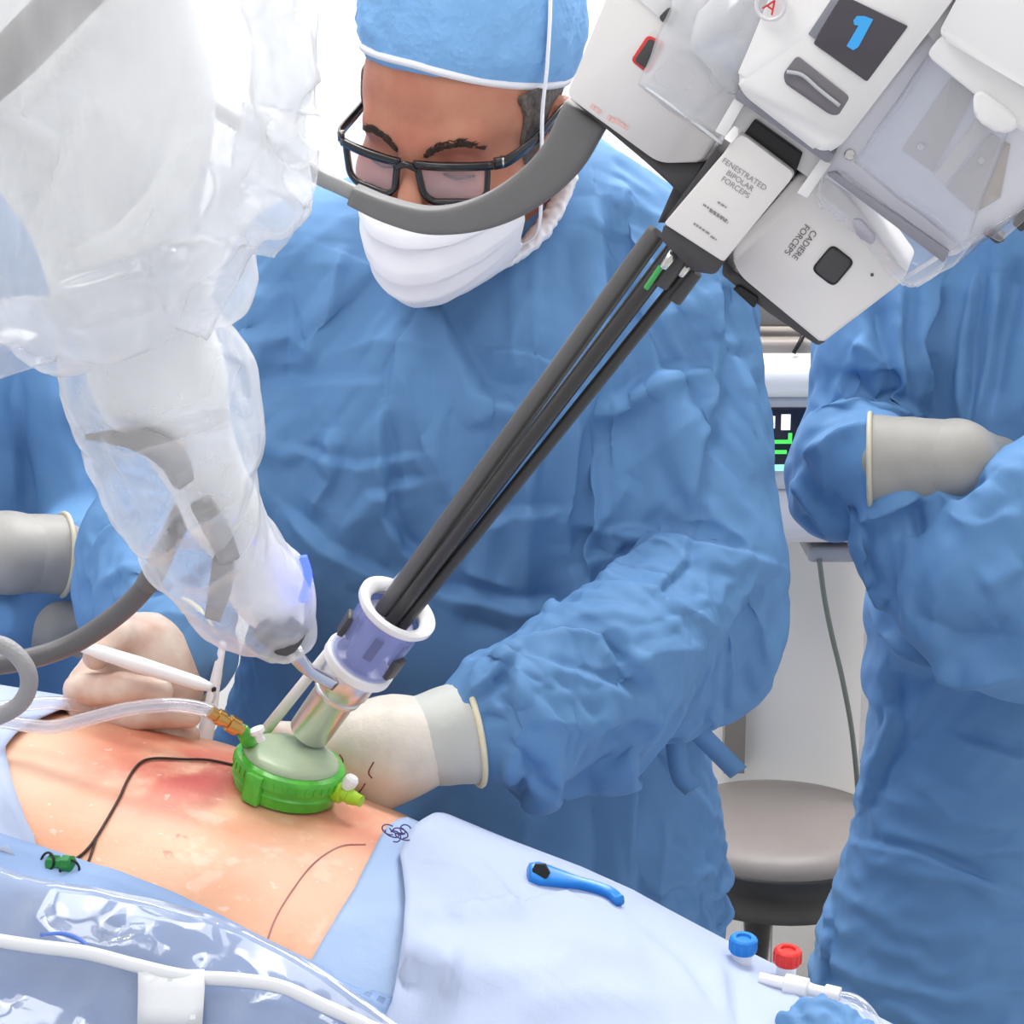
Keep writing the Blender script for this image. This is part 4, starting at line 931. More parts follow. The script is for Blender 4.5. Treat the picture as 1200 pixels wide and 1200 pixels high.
INK = mat('grey print', srgb(150, 146, 148), .6); INK_D = mat('dark grey print', srgb(100, 96, 98), .6); REDI = mat('red print', srgb(220, 60, 60), .5); PINKI = mat('faded red print', srgb(236, 190, 184), .6)
CLEAR = film('clear moulded plastic', op=.14, rough=.08, bscale=8, bstr=.15, gl=.35, col=(1, 1, 1, 1))
DRAPEF = film('milky drape film', op=.12, rough=.12, bscale=14, bstr=.7, bdist=.006, gl=.3, opvar=.2, col=(1, 1, 1, 1))

# --- endoscope: left housing, grey curved cable boot, shaft
es = thing('endoscope', RP(770, 200, -.03), 'white endoscope housing with red-rimmed button and thick grey cable crossing the surgeon face', 'endoscope')
mk('housing', *ext([(770, -150), (664, 112), (772, 191), (822, 190), (850, 150), (905, 60), (1020, -150)], -.075, -.012, [0, 6, 14, 5, 0, 0, 0], .002), WHITE2, es)
mk('base_strip', *ext([(668, 116), (772, 193), (826, 190), (800, 232), (786, 214), (757, 190)], -.072, -.016, 0, .001), DARK, es, label='dark grey strip under the housing')
mk('upper_panel', *ext([(735, -12), (786, 34), (800, 10), (880, -150), (800, -150)], -.02, -.0095, 0, .001), WHITE, es)
bt = mk('button', *ext([(761, 45), (775, 53), (758, 82), (743, 71)], -.014, -.0105, 3, .0008), DARK, es, label='dark grey button')
mk('button_rim', *ext([(759, 41), (780, 51), (759, 87), (739, 71)], -.014, -.0113, 5, .0004), REDI, es, label='thin red rim around the button')
mk('button', *ext([(784, 8), (796, 15), (785, 33), (771, 21)], -.012, -.0085, 4, .0008), DARK, es)
dashes([(698, 128, 14), (716, 140, 10), (728, 146, 18)], 36, 5, -.0115, PINKI, es)
pth = smooth_path([RP(688, 132, -.03), RP(656, 188, -.03), RP(610, 228, -.03), RP(560, 251, -.03), RP(505, 258, -.03), RP(455, 246, -.03), RP(414, 228, -.03)], 8)
wd = np.interp(np.linspace(0, 1, len(pth)), [0, .15, .35, .6, 1], [29, 27, 23, 17, 12.5])
V, Fc = sweep(pth, rounded([(-1, -1), (1, -1), (1, 1), (-1, 1)], .5, 4), scale=[(M(w, RO), .008) for w in wd], up=e_n); mk('cable_boot', V, Fc, MIDG, es, label='thick tapering grey cable boot')
mk('cable', *tube([RP(425, 231, -.03), RP(395, 217, -.03), RP(370, 205, -.028), RP(320, 170, -.02), RP(240, 120, .0)], M(10, RO), 14), mat('light grey cable', srgb(140, 140, 140), .45), es)
def shaft(p0, p1, r, n0, n1, m, parent, name='shaft', **k):
    a = RP(*p0, n0); b = RP(*p1, n1); L = np.linalg.norm(b - a); rr = M(r, RO); return mk(name, *lathe([(0, rr * .97), (.001, rr), (L - .001, rr), (L, rr * .97)], a, b - a, 20), m, parent, ang=50, **k)
shaft((770, 272), (437, 733), 12.5, -.020, -.002, SHAFT, es, label='thick graphite grey shaft')

# --- forceps instrument with the printed white box, in front
fb = thing('forceps_instrument', RP(815, 280, 0), 'white printed instrument box in front with black neck and black shaft', 'surgical instrument')
mk('housing', *ext([(868, 156), (932, 204), (848, 307), (778, 262)], -.045, .012, [8, 8, 3, 3], .003, 3), WHITE2, fb)
mk('neck', *ext([(884, 140), (940, 180), (928, 214), (866, 165)], -.04, .006, 3, .002), BLACK, fb, label='black connector neck')
mk('base', *ext([(778, 263), (850, 306), (838, 322), (812, 318), (774, 280)], -.045, .010, 4, .002), DARK, fb, label='dark grey base')
mk('side_rail', *ext([(838, 175), (846, 180), (786, 262), (780, 256)], -.03, .0, 1, .001), DARK, fb)
text_on('FENESTRATED\nBIPOLAR\nFORCEPS', 867, 212, 34, 9.2, .0124, INK, fb, label='grey printed words')
dashes([(846, 240, 12), (838, 249, 34), (842, 254, 26), (822, 268, 22), (836, 279, 8)], 34, 2.2, .0124, INK, fb)
shaft((797, 286), (449, 741), 9.5, -.006, .004, SHAFT_D, fb, label='black shaft')
shaft((798, 298), (773, 333), 12, -.006, -.004, DARK, fb, 'shaft_collar')
mk('connector_pin', *lathe([(0, .003), (.012, .003), (.013, .002)], RP(790, 296, .004), e_d, 12), STEEL, fb)

# --- second forceps instrument, right
fc = thing('forceps_instrument', RP(930, 330, -.01), 'white instrument housing with large dark square button at lower right of the robot head', 'surgical instrument')
mk('housing', *ext([(934, 205), (856, 296), (866, 322), (963, 402), (1064, 325), (1010, 250), (968, 200)], -.06, -.006, [0, 10, 14, 4, 10, 0, 0], .0025), WHITE2, fc)
mk('base_strip', *ext([(848, 303), (862, 318), (968, 400), (958, 405), (900, 366), (846, 322)], -.056, -.010, 3, .0015), DARK, fc, label='dark grey strip under the housing')
mk('latch', *ext([(858, 338), (866, 335), (888, 350), (884, 362)], -.03, -.006, 3, .001), BLACK, fc)
mk('button', *ext([(975, 289), (999, 307), (977, 334), (953, 316)], -.008, -.0040, 7, .0012), DARK, fc, label='dark grey square button')
mk('button_rim', *ext([(975, 286), (1002, 307), (977, 337), (950, 316)], -.008, -.0052, 8, .0004), BLACK, fc)
text_on('CADIERE\nFORCEPS', 938, 284, 127, 10.5, -.0054, INK_D, fc, label='dark grey printed words')
mk('indicator_dot', *lathe([(0, .0011), (.0004, .0011)], RP(1022, 322, -.0058), e_n, 12), INK_D, fc)
shaft((815, 306), (459, 749), 8.0, -.012, .001, SHAFT_D, fc, label='black shaft')
shaft((815, 318), (790, 352), 9.5, -.012, -.010, DARK, fc, 'shaft_collar')
mk('connector_pin', *lathe([(0, .0028), (.010, .0028), (.011, .002)], RP(808, 308, -.004), e_d, 12), STEEL, fc)
# --- a fourth instrument behind: only its shaft and green-marked collar show
fd = thing('forceps_instrument', RP(782, 290, -.03), 'slim black shaft with green mark behind the other shafts', 'surgical instrument')
shaft((788, 290), (446, 742), 8.0, -.028, -.009, SHAFT_D, fd, label='black shaft')
shaft((775, 312), (757, 338), 3.4, .003, .003, mat('green mark', srgb(70, 170, 90), .4), fd, 'green_mark')
V, Fc = ext([(795, 205), (815, 215), (790, 262), (770, 262)], -.07, -.03, 0, .002); mk('housing', V, Fc, DARK, fd)

# --- robot arm head
ra = thing('surgical_robot', RP(960, 150, 0), 'white robot arm head with dark screen showing a blue numeral', 'robot')
mk('head', *ext([(960, -150), (862, 92), (872, 112), (962, 182), (985, 172), (1098, 25), (1230, -150)], -.07, .032, [0, 14, 12, 16, 14, 0, 0], .006, 4), WHITE, ra)
mk('grey_band', *ext([(868, 104), (978, 182), (970, 192), (860, 114)], -.06, .024, 3, .001), STRIP, ra, label='slate grey band under the head')
mk('lower_frame', *ext([(862, 114), (972, 190), (956, 214), (850, 140)], -.06, .002, 2, .0015), WHITE, ra)
for q_ in ([(860, 116), (872, 122), (850, 160), (838, 154)], [(962, 186), (974, 192), (946, 232), (934, 226)]): mk('side_lug', *ext(q_, -.05, .016, 1, .0012), WHITE, ra)
scn = mk('screen', *ext([(987, -6), (1064, 31), (1016, 96), (953, 51)], .028, .0335, 2, .0006), mat('dark display glass', srgb(70, 64, 74), .15, coat=.5), ra, label='dark display screen')
mk('screen_numeral', *ext([(1000, 24), (1004, 19), (1013, 19), (1023, 23), (1006, 55), (1000, 59), (992, 54), (1006, 30), (1001, 29)], .0332, .0342, 0, 0), mat('blue display numeral', srgb(20, 60, 90), .4, emit=srgb(62, 165, 232), estr=.8), scn, sm=False, label='bright blue numeral 1')
mk('side_slot', *ext([(976, -4), (983, 0), (955, 46), (947, 40)], .028, .0335, 1, .0005), STRIP, ra)
mk('button_recess', *ext([(934, 65), (996, 114), (982, 136), (972, 134), (920, 98), (918, 86)], .028, .0330, 5, .0006), mat('smoked recess', srgb(120, 116, 122), .2), ra, label='smoked grey recessed switch')
mk('switch_edge', *tube([RP(922, 84, .0345), RP(940, 88, .0345), RP(960, 105, .0345), RP(984, 124, .0345)], .0012, 8), mat('clear glossy edge', srgb(190, 190, 196), .1), ra)
mk('side_plate', *ext([(985, 168), (1105, 18), (1215, 60), (1215, 240), (1112, 304), (962, 204)], -.06, .012, [10, 4, 0, 0, 10, 8], .003), LAV, ra, label='pale lavender grey side plate')
sc_ = mk('screw', *lathe([(0, .0035), (.001, .0035), (.0013, .003)], RP(996, 181, .012), e_n, 16), STEEL, ra)
for q in ((1079, 172), (1150, 188)): mk('screw', *lathe([(0, .0022), (.0008, .0022), (.001, .0018)], RP(*q, .0137), e_n, 14), STEEL, ra)
for poly, m_ in (([(1057, 175), (1114, 92), (1142, 108), (1094, 202)], BEIGE), ([(1095, 205), (1143, 140), (1160, 152), (1107, 216)], mat('light warm panel', srgb(226, 218, 214), .4)), ([(1109, 220), (1162, 156), (1184, 170), (1172, 232), (1142, 250)], BEIGE)):
    mk('inner_panel', *ext(poly, .009, .0135, 1, .0006), m_, ra)
mk('handle_bar', *ext([(1085, 64), (1104, 40), (1215, 110), (1215, 162), (1190, 150)], -.02, .030, 8, .006, 4), WHITE, ra)
mk('knob', *ext([(1140, 112), (1150, 106), (1192, 138), (1192, 152), (1172, 158), (1142, 140)], .0, .034, 8, .004, 3), WHITE, ra)
mk('shoulder', *ext([(1098, 42), (1200, -150), (1330, -150), (1330, 180), (1205, 105)], -.10, .040, [10, 20, 0, 0, 20], .018, 5), WHITE, ra, label='rounded white arm shoulder')
sh_ = mk('clear_shield', *ext([(962, 206), (984, 202), (1112, 300), (1100, 322), (1066, 342), (1040, 320), (1010, 280), (955, 240)], -.008, .020, [8, 6, 8, 8, 10, 6, 20, 8], .004, 3), CLEAR, ra, label='clear moulded plastic shield')
mk('shield_strip', *ext([(968, 204), (978, 202), (1112, 296), (1106, 308)], .016, .0215, 2, .0006), STRIP, sh_)
mk('shield_slot', *ext([(998, 258), (1008, 258), (1026, 278), (1022, 288), (1004, 276)], .016, .0212, 4, .0006), mat('frosted slot', srgb(168, 166, 178), .3), sh_)
mk('side_clip', *ext([(1152, 274), (1162, 268), (1178, 282), (1168, 286)], .0, .014, 2, .0008), DARK, ra); mk('side_clip', *ext([(1186, 262), (1206, 238), (1212, 262), (1196, 272)], .0, .014, 2, .0008), DARK, ra)
mk('drape_skirt', *ext([(1112, 296), (1215, 235), (1215, 246), (1190, 268), (1172, 284), (1150, 272), (1118, 312), (1070, 336), (1058, 330)], .0, .016, 3, .003), CLEAR, ra)
emb = mk('emblem_ring', *ring(RP(903, 6, .036), e_n, .0085, .0012, 32), mat('clear badge', srgb(225, 222, 226), .2), ra); text_on('A', 903, 8, 36, 22, .0345, REDI, ra, 'emblem_letter', 'small red letter')
# arm rising out of the frame behind the head, up to the boom
V, Fc = sdf_mesh([cone(RP(1150, -20, -.05), RP(1210, -200, -.06), .07, .075, .03), cone(RP(1210, -200, -.06), RP(1300, -420, -.10), .075, .085, .03)], .008); mk('forearm', V, Fc, WHITE, ra)
# --- loose clear drape pouch over the head
def film_patch(name, pts, n, bulge, m, parent, nn=22, wr=.004, **k):
    """a quilted patch of film: 4 corner pixels, bulging towards its front, with real thickness"""
    c = [np.array(pl(*q, n)) for q in pts]; V = []
    for i in range(nn):
        for j in range(nn):
            s, t = i / (nn - 1), j / (nn - 1); q = (c[0] * (1 - s) + c[1] * s) * (1 - t) + (c[3] * (1 - s) + c[2] * s) * t
            V.append(RW(q[0], q[1], n + bulge * math.sin(math.pi * s) ** .6 * math.sin(math.pi * t) ** .6))
    V = np.array(V); Fc = np.array(grid_faces(nn, nn)); N = vnormals(V, Fc)
    if N.mean(0) @ e_n < 0: Fc = Fc[:, ::-1]; N = -N
    V = V + N * (wr * ridged(V * 28))[:, None]
    return mk(name, *shell(V, Fc.tolist(), .0006), m, parent, **k)
cd = thing('clear_drape_pouch', RP(820, 100, .0), 'loose clear plastic drape pouch hanging between endoscope housing and robot head', 'plastic drape')
film_patch('film', [(850, -140), (752, 98), (846, 168), (968, -110)], -.006, .022, DRAPEF, cd, wr=.005)
film_patch('film', [(860, -30), (790, 60), (862, 108), (925, -30)], .004, .026, DRAPEF, cd, wr=.006)
mk('film_hem', *tube([RP(752, 98, -.004), RP(775, 114, .0), RP(810, 140, .0), RP(846, 168, -.004)], .0012, 8), MILK, cd)
# --- film skin over the arm's right side
ad = thing('clear_arm_drape', RP(1100, 240, .02), 'clear plastic drape skin stretched over the right side of the robot head', 'plastic drape')
film_patch('film', [(1000, 190), (1112, 30), (1215, 60), (1130, 292)], .018, .010, film('thin arm film', op=.10, rough=.15, bscale=6, bstr=.2, gl=.3, opvar=.15), ad, wr=.0012)

# --- cannula with clear blue housing
ca = RP(464, 715, 0); cn = thing('cannula', RP(352, 880, .01), 'steel cannula with clear blue housing and white funnel rim on the green port', 'cannula'); k1 = M(1, ca)
BLUEC = mat('clear blue violet plastic', srgb(160, 172, 236), .06, trans=.0, alpha=.38, spec=.7)
q = lambda L: [(t * k1, r * k1) for t, r in L]
mk('funnel', *lathe(q([(-8, 47), (-6, 50), (0, 50), (4, 47), (8, 40), (9, 36), (2, 33), (-1, 34), (-4, 38), (-8, 43)]), ca, e_d, 48, False), WHITE, cn, ang=40)
mk('housing', *lathe(q([(4, 38), (8, 42), (50, 40), (84, 42), (84, 39), (50, 37), (8, 38)]), ca, e_d, 48, False), BLUEC, cn, ang=40, label='clear blue plastic housing')
mk('inner_seal', *lathe(q([(14, 31), (34, 31), (55, 24), (86, 20)]), ca, e_d, 32), mat('violet seal', srgb(178, 178, 208), .3), cn, ang=40)
for th in (0.4, 1.4, 2.5, 3.6, 4.6, 5.6):
    u_ = e_r * math.cos(th) + e_n * math.sin(th); V, Fc = box(ca + e_d * 40 * k1 + u_ * 35 * k1, 12 * k1, 6 * k1, 34 * k1, np.stack([np.cross(u_, e_d), u_, e_d], 1), .0008); mk('seal_clip', V, Fc, mat('dark violet clip', srgb(58, 56, 84), .3), cn)
for sg_ in (-1, 1):
    u_ = e_r * sg_ * .93 + e_n * .35; V, Fc = box(ca + e_d * (52 + 6 * sg_) * k1 + u_ * 42 * k1, 20 * k1, 8 * k1, 30 * k1, np.stack([np.cross(u_, e_d), u_, e_d], 1), .001); mk('latch', V, Fc, DARK, cn)
mk('white_ring', *lathe(q([(82, 42), (84, 45), (94, 45), (97, 42), (99, 34), (82, 34)]), ca, e_d, 48, False), WHITE, cn, ang=40)
mk('steel_neck', *lathe(q([(95, 33), (99, 34), (128, 34), (134, 30), (138, 29.5), (139, 31), (143, 31), (144, 29), (150, 27), (215, 26)]), ca, e_d, 48), mat('satin steel', srgb(222, 220, 220), .28, metal=.95), cn, ang=35, label='polished steel tube')
# tips of the two thin clear drape rods beside the shafts
cr = thing('clear_rod', RP(455, 690, -.02), 'pair of thin clear plastic strips running beside the instrument shafts', 'plastic strip')
ROD = film('clear rod', op=.35, rough=.1, gl=.5, bstr=.1)
for (a, b) in (((560, 565), (452, 692)), ((575, 560), (462, 690))): mk('strip', *tube([RP(*a, -.018), RP((a[0] + b[0]) / 2 + 6, (a[1] + b[1]) / 2 - 2, -.018), RP(*b, -.012)], M(3.2, RO), 10), ROD, cr)
# ================================================================== draped robot arm (left foreground)
la = thing('surgical_robot', P(335, 745, 1.40), 'white robot arm inside milky plastic reaching down to the cannula at the left', 'robot')
ARMW = mat('arm white', srgb(246, 246, 246), .45)
V, Fc = sdf_mesh(chain([P(70, -150, 1.28), P(105, 120, 1.27), P(150, 320, 1.28)], [.072, .066, .044], .04, (SIDE, .6)) + chain([P(150, 320, 1.28), P(185, 440, 1.305), P(262, 600, 1.355)], [.040, .036, .022], .03) + chain([P(262, 600, 1.355), P(312, 688, 1.388), P(330, 728, 1.398)], [.021, .022, .016], .02), .005)
mk('arm_link', V, Fc, ARMW, la, label='white arm segments')
arc = smooth_path([P(226, 70, 1.215), P(222, 140, 1.212), P(206, 215, 1.212), P(160, 275, 1.212), P(90, 306, 1.215)], 8)
mk('curved_rail', *sweep(arc, rounded([(-1, -1), (1, -1), (1, 1), (-1, 1)], .6, 4), scale=[(M(w, arc[0]), .006) for w in np.interp(np.linspace(0, 1, len(arc)), [0, .3, .7, 1], [10, 22, 26, 14])], up=np.array([0, -1., .2])), ARMW, la, label='curved white rail')
GR = mat('grey arm fitting', srgb(150, 146, 144), .45)
def bar(name, pts, r, m_, flat=.7, **k):
    pp = [P(*t) for t in pts]; s = np.interp(np.linspace(0, 1, len(smooth_path(pp, 6))), np.linspace(0, 1, len(r)), r)
    return mk(name, *sweep(smooth_path(pp, 6), rounded([(-1, -1), (1, -1), (1, 1), (-1, 1)], .35, 3), scale=[(M(x, pp[0]) * 1.0, M(x, pp[0]) * flat) for x in s], up=(0, -1, .3)), m_, la, **k)
bar('grey_bracket', [(100, 512, 1.27), (160, 515, 1.265), (200, 535, 1.275), (215, 565, 1.285)], [3, 14, 17, 12], GR)
bar('grey_link', [(236, 590, 1.295), (255, 622, 1.31), (268, 652, 1.33)], [13, 15, 13], GR)
bar('grey_link', [(262, 655, 1.33), (258, 690, 1.34), (250, 722, 1.355)], [12, 13, 10], GR)
bar('clamp', [(305, 735, 1.365), (332, 752, 1.37), (352, 730, 1.375)], [12, 15, 10], DARK, 1.0, label='dark grey clamp')
bar('metal_tongue', [(345, 765, 1.39), (362, 785, 1.405), (392, 802, 1.418)], [10, 7, 7], STEEL, .8, label='metal tongue holding the cannula')
LED = mat('blue indicator light', srgb(60, 70, 250), .3, emit=(.03, .06, 1, 1), estr=4.0)
mk('blue_light', *sweep(smooth_path([P(355, 652, 1.362), P(361, 676, 1.364), P(354, 704, 1.368)], 6), circ(10), scale=[(M(5, P(360, 680, 1.36)), .003)] * 13), LED, la, label='glowing blue indicator light')
# plastic drape around the arm
ld = thing('arm_drape', P(335, 770, 1.38), 'milky crumpled plastic drape bag around the left robot arm', 'plastic drape')
FILM = film('milky bag film', op=.16, rough=.14, bscale=9, bstr=.8, bdist=.010, gl=.30, opvar=.3, trl=.5, col=(1, 1, 1, 1))
FILM2 = film('clear bag film', op=.07, rough=.12, bscale=12, bstr=.8, bdist=.008, gl=.30, opvar=.22, trl=.5, col=(1, 1, 1, 1))
def bag(name, prims, h, a1, s1, a2, s2, m_, sub=1, folds=None, label=None):
    V, Fc = sdf_mesh(prims, h)
    if sub: V, Fc = subdiv(V, Fc, 1)
    N = vnormals(V, Fc); st = np.array([1, 1, .45]); f1, f2 = worley(V * s1 * st * 1.6 + 1.7); g1, g2 = worley(V * s2 * st * 1.4 + 5); d = 1.6 * a1 * (np.minimum(f2 - f1, .7) - .3) + a1 * .5 * ridged(V * s1 * st + 1.7) + 1.5 * a2 * (np.minimum(g2 - g1, .7) - .3)
    V = V + N * d[:, None]
    if folds: V = apply_folds(V, Fc, folds)
    return mk(name, V, Fc, m_, ld, label=label)
k = M(1, P(150, 200, 1.2))
FS = (SIDE, .6)
bag('upper_bag', chain([P(120, -160, 1.24), P(125, 60, 1.23), P(110, 260, 1.235)], [235 * k, 225 * k, 150 * k], .05, FS) + [cone(P(-60, 250, 1.24), P(60, 330, 1.24), 150 * k, 85 * k, .06, FS), cone(P(265, 160, 1.23), P(320, 225, 1.23), 70 * k, 45 * k, .04, FS), cone(P(160, 300, 1.24), P(245, 340, 1.24), 80 * k, 45 * k, .04, FS)], .009, .010, 9, .004, 24, FILM, label='upper milky plastic folds', folds=[
    ([(345, 20), (350, 80), (376, 132)], .012, .012, 'r'), ([(290, 60), (300, 140), (345, 205)], .012, .012, 's'), ([(330, 150), (300, 210), (280, 240)], .010, .010, 'v'), ([(280, 235), (325, 260), (372, 215)], .012, .010, 'r'), ([(10, 150), (60, 100), (130, 20)], .014, .016, 'r'), ([(30, 300), (60, 200), (110, 120)], .012, .016, 's'), ([(130, 300), (180, 200), (210, 100)], .010, .016, 'r'),
    ([(60, 340), (150, 310), (250, 290)], .010, .010, 's'), ([(80, 380), (150, 360), (220, 345)], .010, .010, 'r'), ([(20, 130), (40, 260), (20, 330)], .012, .014, 'v')])
bag('lower_bag', chain([P(150, 350, 1.255), P(178, 450, 1.28), P(205, 545, 1.31), P(245, 640, 1.345), P(300, 700, 1.372), P(333, 738, 1.388)], [92 * k, 100 * k, 92 * k, 74 * k, 66 * k, 44 * k], .04, (SIDE, .75)) + [cone(P(225, 440, 1.29), P(245, 510, 1.30), 60 * k, 54 * k, .03, FS)], .007, .006, 12, .0025, 34, FILM2, label='lower clear plastic sleeve', folds=[
    ([(230, 405), (280, 430), (298, 500), (290, 560)], .008, .008, 'r'), ([(95, 510), (150, 520), (250, 490), (290, 480)], .008, .007, 's'), ([(200, 560), (170, 640), (178, 652)], .010, .008, 'r'), ([(178, 648), (230, 600), (262, 590)], .008, .007, 's'), ([(215, 690), (270, 660), (300, 600)], .009, .008, 'r'), ([(225, 710), (280, 740), (320, 770)], .008, .008, 'r'), ([(300, 570), (340, 610), (360, 630)], .009, .008, 'r'), ([(110, 480), (115, 540), (180, 630)], .006, .010, 'v')])
def flap(pts, bulge, wr, m_, nn=20):
    c = [P(*q) for q in pts]; V = []
    for i in range(nn):
        for j in range(nn):
            s_, t = i / (nn - 1), j / (nn - 1); V.append((c[0] * (1 - s_) + c[1] * s_) * (1 - t) + (c[3] * (1 - s_) + c[2] * s_) * t + np.array([0, -bulge, 0]) * math.sin(math.pi * s_) * math.sin(math.pi * t))
    V = np.array(V); Fc = np.array(grid_faces(nn, nn)); f1, f2 = worley(V * 26); V = V + vnormals(V, Fc) * (wr * (np.minimum(f2 - f1, .7) - .3))[:, None]
    mk('film_flap', *shell(V, Fc.tolist(), .0005), m_, ld)
flap([(285, -30, 1.27), (300, 120, 1.27), (379, 136, 1.212), (345, -10, 1.215)], .02, .012, FILM2)
flap([(290, 120, 1.27), (270, 220, 1.27), (366, 244, 1.212), (377, 178, 1.212)], .02, .012, FILM2)
flap([(250, 190, 1.27), (235, 270, 1.27), (326, 304, 1.212), (366, 236, 1.215)], .02, .012, FILM2)
flap([(170, 280, 1.27), (150, 350, 1.27), (240, 398, 1.212), (304, 290, 1.215)], .02, .012, FILM2)
flap([(-20, 350, 1.26), (-20, 450, 1.215), (66, 424, 1.215), (90, 350, 1.26)], .012, .008, FILM2)
# dark bar of the robot boom behind the bag, top left corner
bm_ = thing('robot_boom', P(30, 60, 1.42), 'dark grey robot boom bar crossing the top left corner', 'robot boom')
V, Fc = sweep([P(-400, 420, 1.16), P(-60, 130, 1.18), P(20, 62, 1.19), P(110, -30, 1.20), P(300, -220, 1.22)], rounded([(-1, -1), (1, -1), (1, 1), (-1, 1)], .3, 3), scale=[(M(27, P(20, 60, 1.12)), .010)] * 5, up=(0, -1, .3)); mk('bar', V, Fc, mat('boom grey', srgb(128, 124, 124), .4), bm_)

# ================================================================== hoses and tubing at the left
hs = thing('grey_hose', P(60, 770, 1.42), 'thick dark grey hose curving from the draped arm to the left edge', 'hose')
mk('hose', *tube([P(-40, 782, 1.40), P(20, 775, 1.41), P(80, 757, 1.42), P(135, 722, 1.42), P(172, 685, 1.415), P(190, 650, 1.40), P(215, 600, 1.36)], M(12.5, P(80, 750, 1.42)), 18), mat('dark grey hose', srgb(104, 102, 104), .38), hs)
mk('strain_relief', *tube([P(172, 685, 1.415), P(182, 668, 1.408), P(190, 650, 1.40)], M(13.6, P(80, 750, 1.42)), 18), MIDG, hs)
hl = thing('braided_hose', P(15, 830, 1.36), 'short loop of light grey braided hose at the left edge', 'hose')
mk('hose', *tube([P(-30, 752, 1.36), P(5, 757, 1.355), P(28, 778, 1.35), P(34, 802, 1.35), P(22, 826, 1.355), P(-8, 842, 1.36), P(-40, 850, 1.36)], M(10.5, P(20, 800, 1.35)), 18), mat('light grey braid', srgb(158, 156, 158), .5, bump=.8, bscale=500, bdist=.001), hl)
TUBE = film('clear tubing', op=.16, rough=.06, gl=.6, bstr=.05)
t1 = thing('insufflation_tube', P(180, 835, 1.44), 'clear plastic gas tube arching from the left to the green port', 'tube')
mk('tubing', *tube([P(-40, 838, 1.46), P(20, 848, 1.45), P(62, 852, 1.44), P(105, 842, 1.435), P(150, 831, 1.43), P(200, 826, 1.422), P(238, 831, 1.418), P(252, 838, 1.418)], M(8.5, P(180, 830, 1.42)), 16), TUBE, t1)
mk('tubing_bore', *tube([P(-40, 838, 1.46), P(20, 848, 1.45), P(62, 852, 1.44), P(105, 842, 1.435), P(150, 831, 1.43), P(200, 826, 1.422), P(238, 831, 1.418), P(252, 838, 1.418)], M(4.5, P(180, 830, 1.42)), 12), film('tube bore', op=.22, rough=.1, gl=.4, bstr=.05, col=(.85, .86, .95, 1)), t1)
a, b = P(246, 834, 1.416), P(284, 856, 1.424); L = np.linalg.norm(b - a)
mk('brass_fitting', *lathe([(0, .0045), (.2 * L, .0045), (.22 * L, .006), (.40 * L, .006), (.42 * L, .0045), (.55 * L, .0045), (.57 * L, .0065), (.85 * L, .0065), (.87 * L, .004), (L, .004)], a, b - a, 14), BRASS, t1, ang=30, label='brass fitting')
t2 = thing('clear_tube', P(70, 835, 1.47), 'second clear tube lying behind the gas tube at the left', 'tube')
mk('tubing', *tube([P(-30, 832, 1.50), P(30, 826, 1.51), P(70, 824, 1.52), P(110, 832, 1.535), P(150, 852, 1.55), P(190, 880, 1.56)], M(8, P(70, 830, 1.45)), 14), TUBE, t2)
wand = thing('suction_wand', P(170, 785, 1.475), 'slim white plastic handle pinched between thumb and fingers of the gloved hand', 'surgical instrument')
a, b = P(78, 752, 1.530), P(249, 806, 1.490); L = np.linalg.norm(b - a); r = M(9.5, a)
mk('handle', *lathe([(0, r * .3), (.05 * L, r * .6), (.25 * L, r * .9), (.5 * L, r), (.9 * L, r * .85), (.97 * L, r * .6), (L, r * .4)], a, b - a, 20), WHITE, wand)
mk('tip', *tube([b, P(252, 815, 1.488), P(249, 824, 1.486)], .001, 8), STEEL, wand); mk('tip_bead', *lathe([(0, .0012), (.002, .002), (.004, .0012)], P(252, 806, 1.489), e_d, 10), BLACK, wand)
ws = thing('white_strap', P(236, 880, 1.5), 'white fabric tie strip hanging beside the brass fitting', 'strap')
V, Fc = sweep(smooth_path([P(262, 752, 1.57), P(252, 800, 1.565), P(243, 850, 1.56), P(226, 920, 1.56)], 6), [(-.001, -.005), (.001, -.005), (.001, .005), (-.001, .005)], up=(1, 0, 0), scale=np.linspace(.5, 1.6, 19)); mk('strip', V, Fc, MASKM, ws)
w2 = thing('white_rod', P(310, 858, 1.49), 'thin white rod leaning between the gas tube and the steel cannula', 'rod')
a, b = P(390, 758, 1.475), P(308, 860, 1.49); mk('rod', *lathe([(0, .0035), (.002, .004), (np.linalg.norm(b - a), .0045)], a, b - a, 12), WHITE, w2)

# ================================================================== green access port
gp = thing('access_port', PORT, 'bright green disc-shaped access port with pale dome on the belly', 'access port')
GRN = mat('green translucent plastic', srgb(96, 196, 66), .25, spec=.6, sss=.3, noise=.15, nscale=60, tint=srgb(70, 168, 48)); DOME = mat('pale green gel dome', srgb(176, 192, 160), .3, sss=.3, noise=.1, nscale=40); LIME = mat('lime plastic', srgb(170, 214, 50), .3)
ax = nrm(WX + CR * .10); pc = PORT + ax * .004
kk = M(1, pc)
pf = [(-6, 56), (-4, 61), (6, 64), (10, 65), (12, 63), (18, 63), (19, 66), (31, 66), (34, 64), (36, 58), (37, 54)]
mk('base_ring', *lathe([(t * kk, r * kk) for t, r in pf], pc, ax, 56), GRN, gp, ang=35, label='bright green ring')
mk('dome', *lathe([(t * kk, r * kk) for t, r in ((34, 57), (38, 57), (42, 53), (45, 44), (47, 28), (47, 10))], pc, ax, 48), DOME, gp, label='pale translucent green dome')
e1_ = nrm(UX - ax * (UX @ ax)); e2_ = np.cross(ax, e1_)
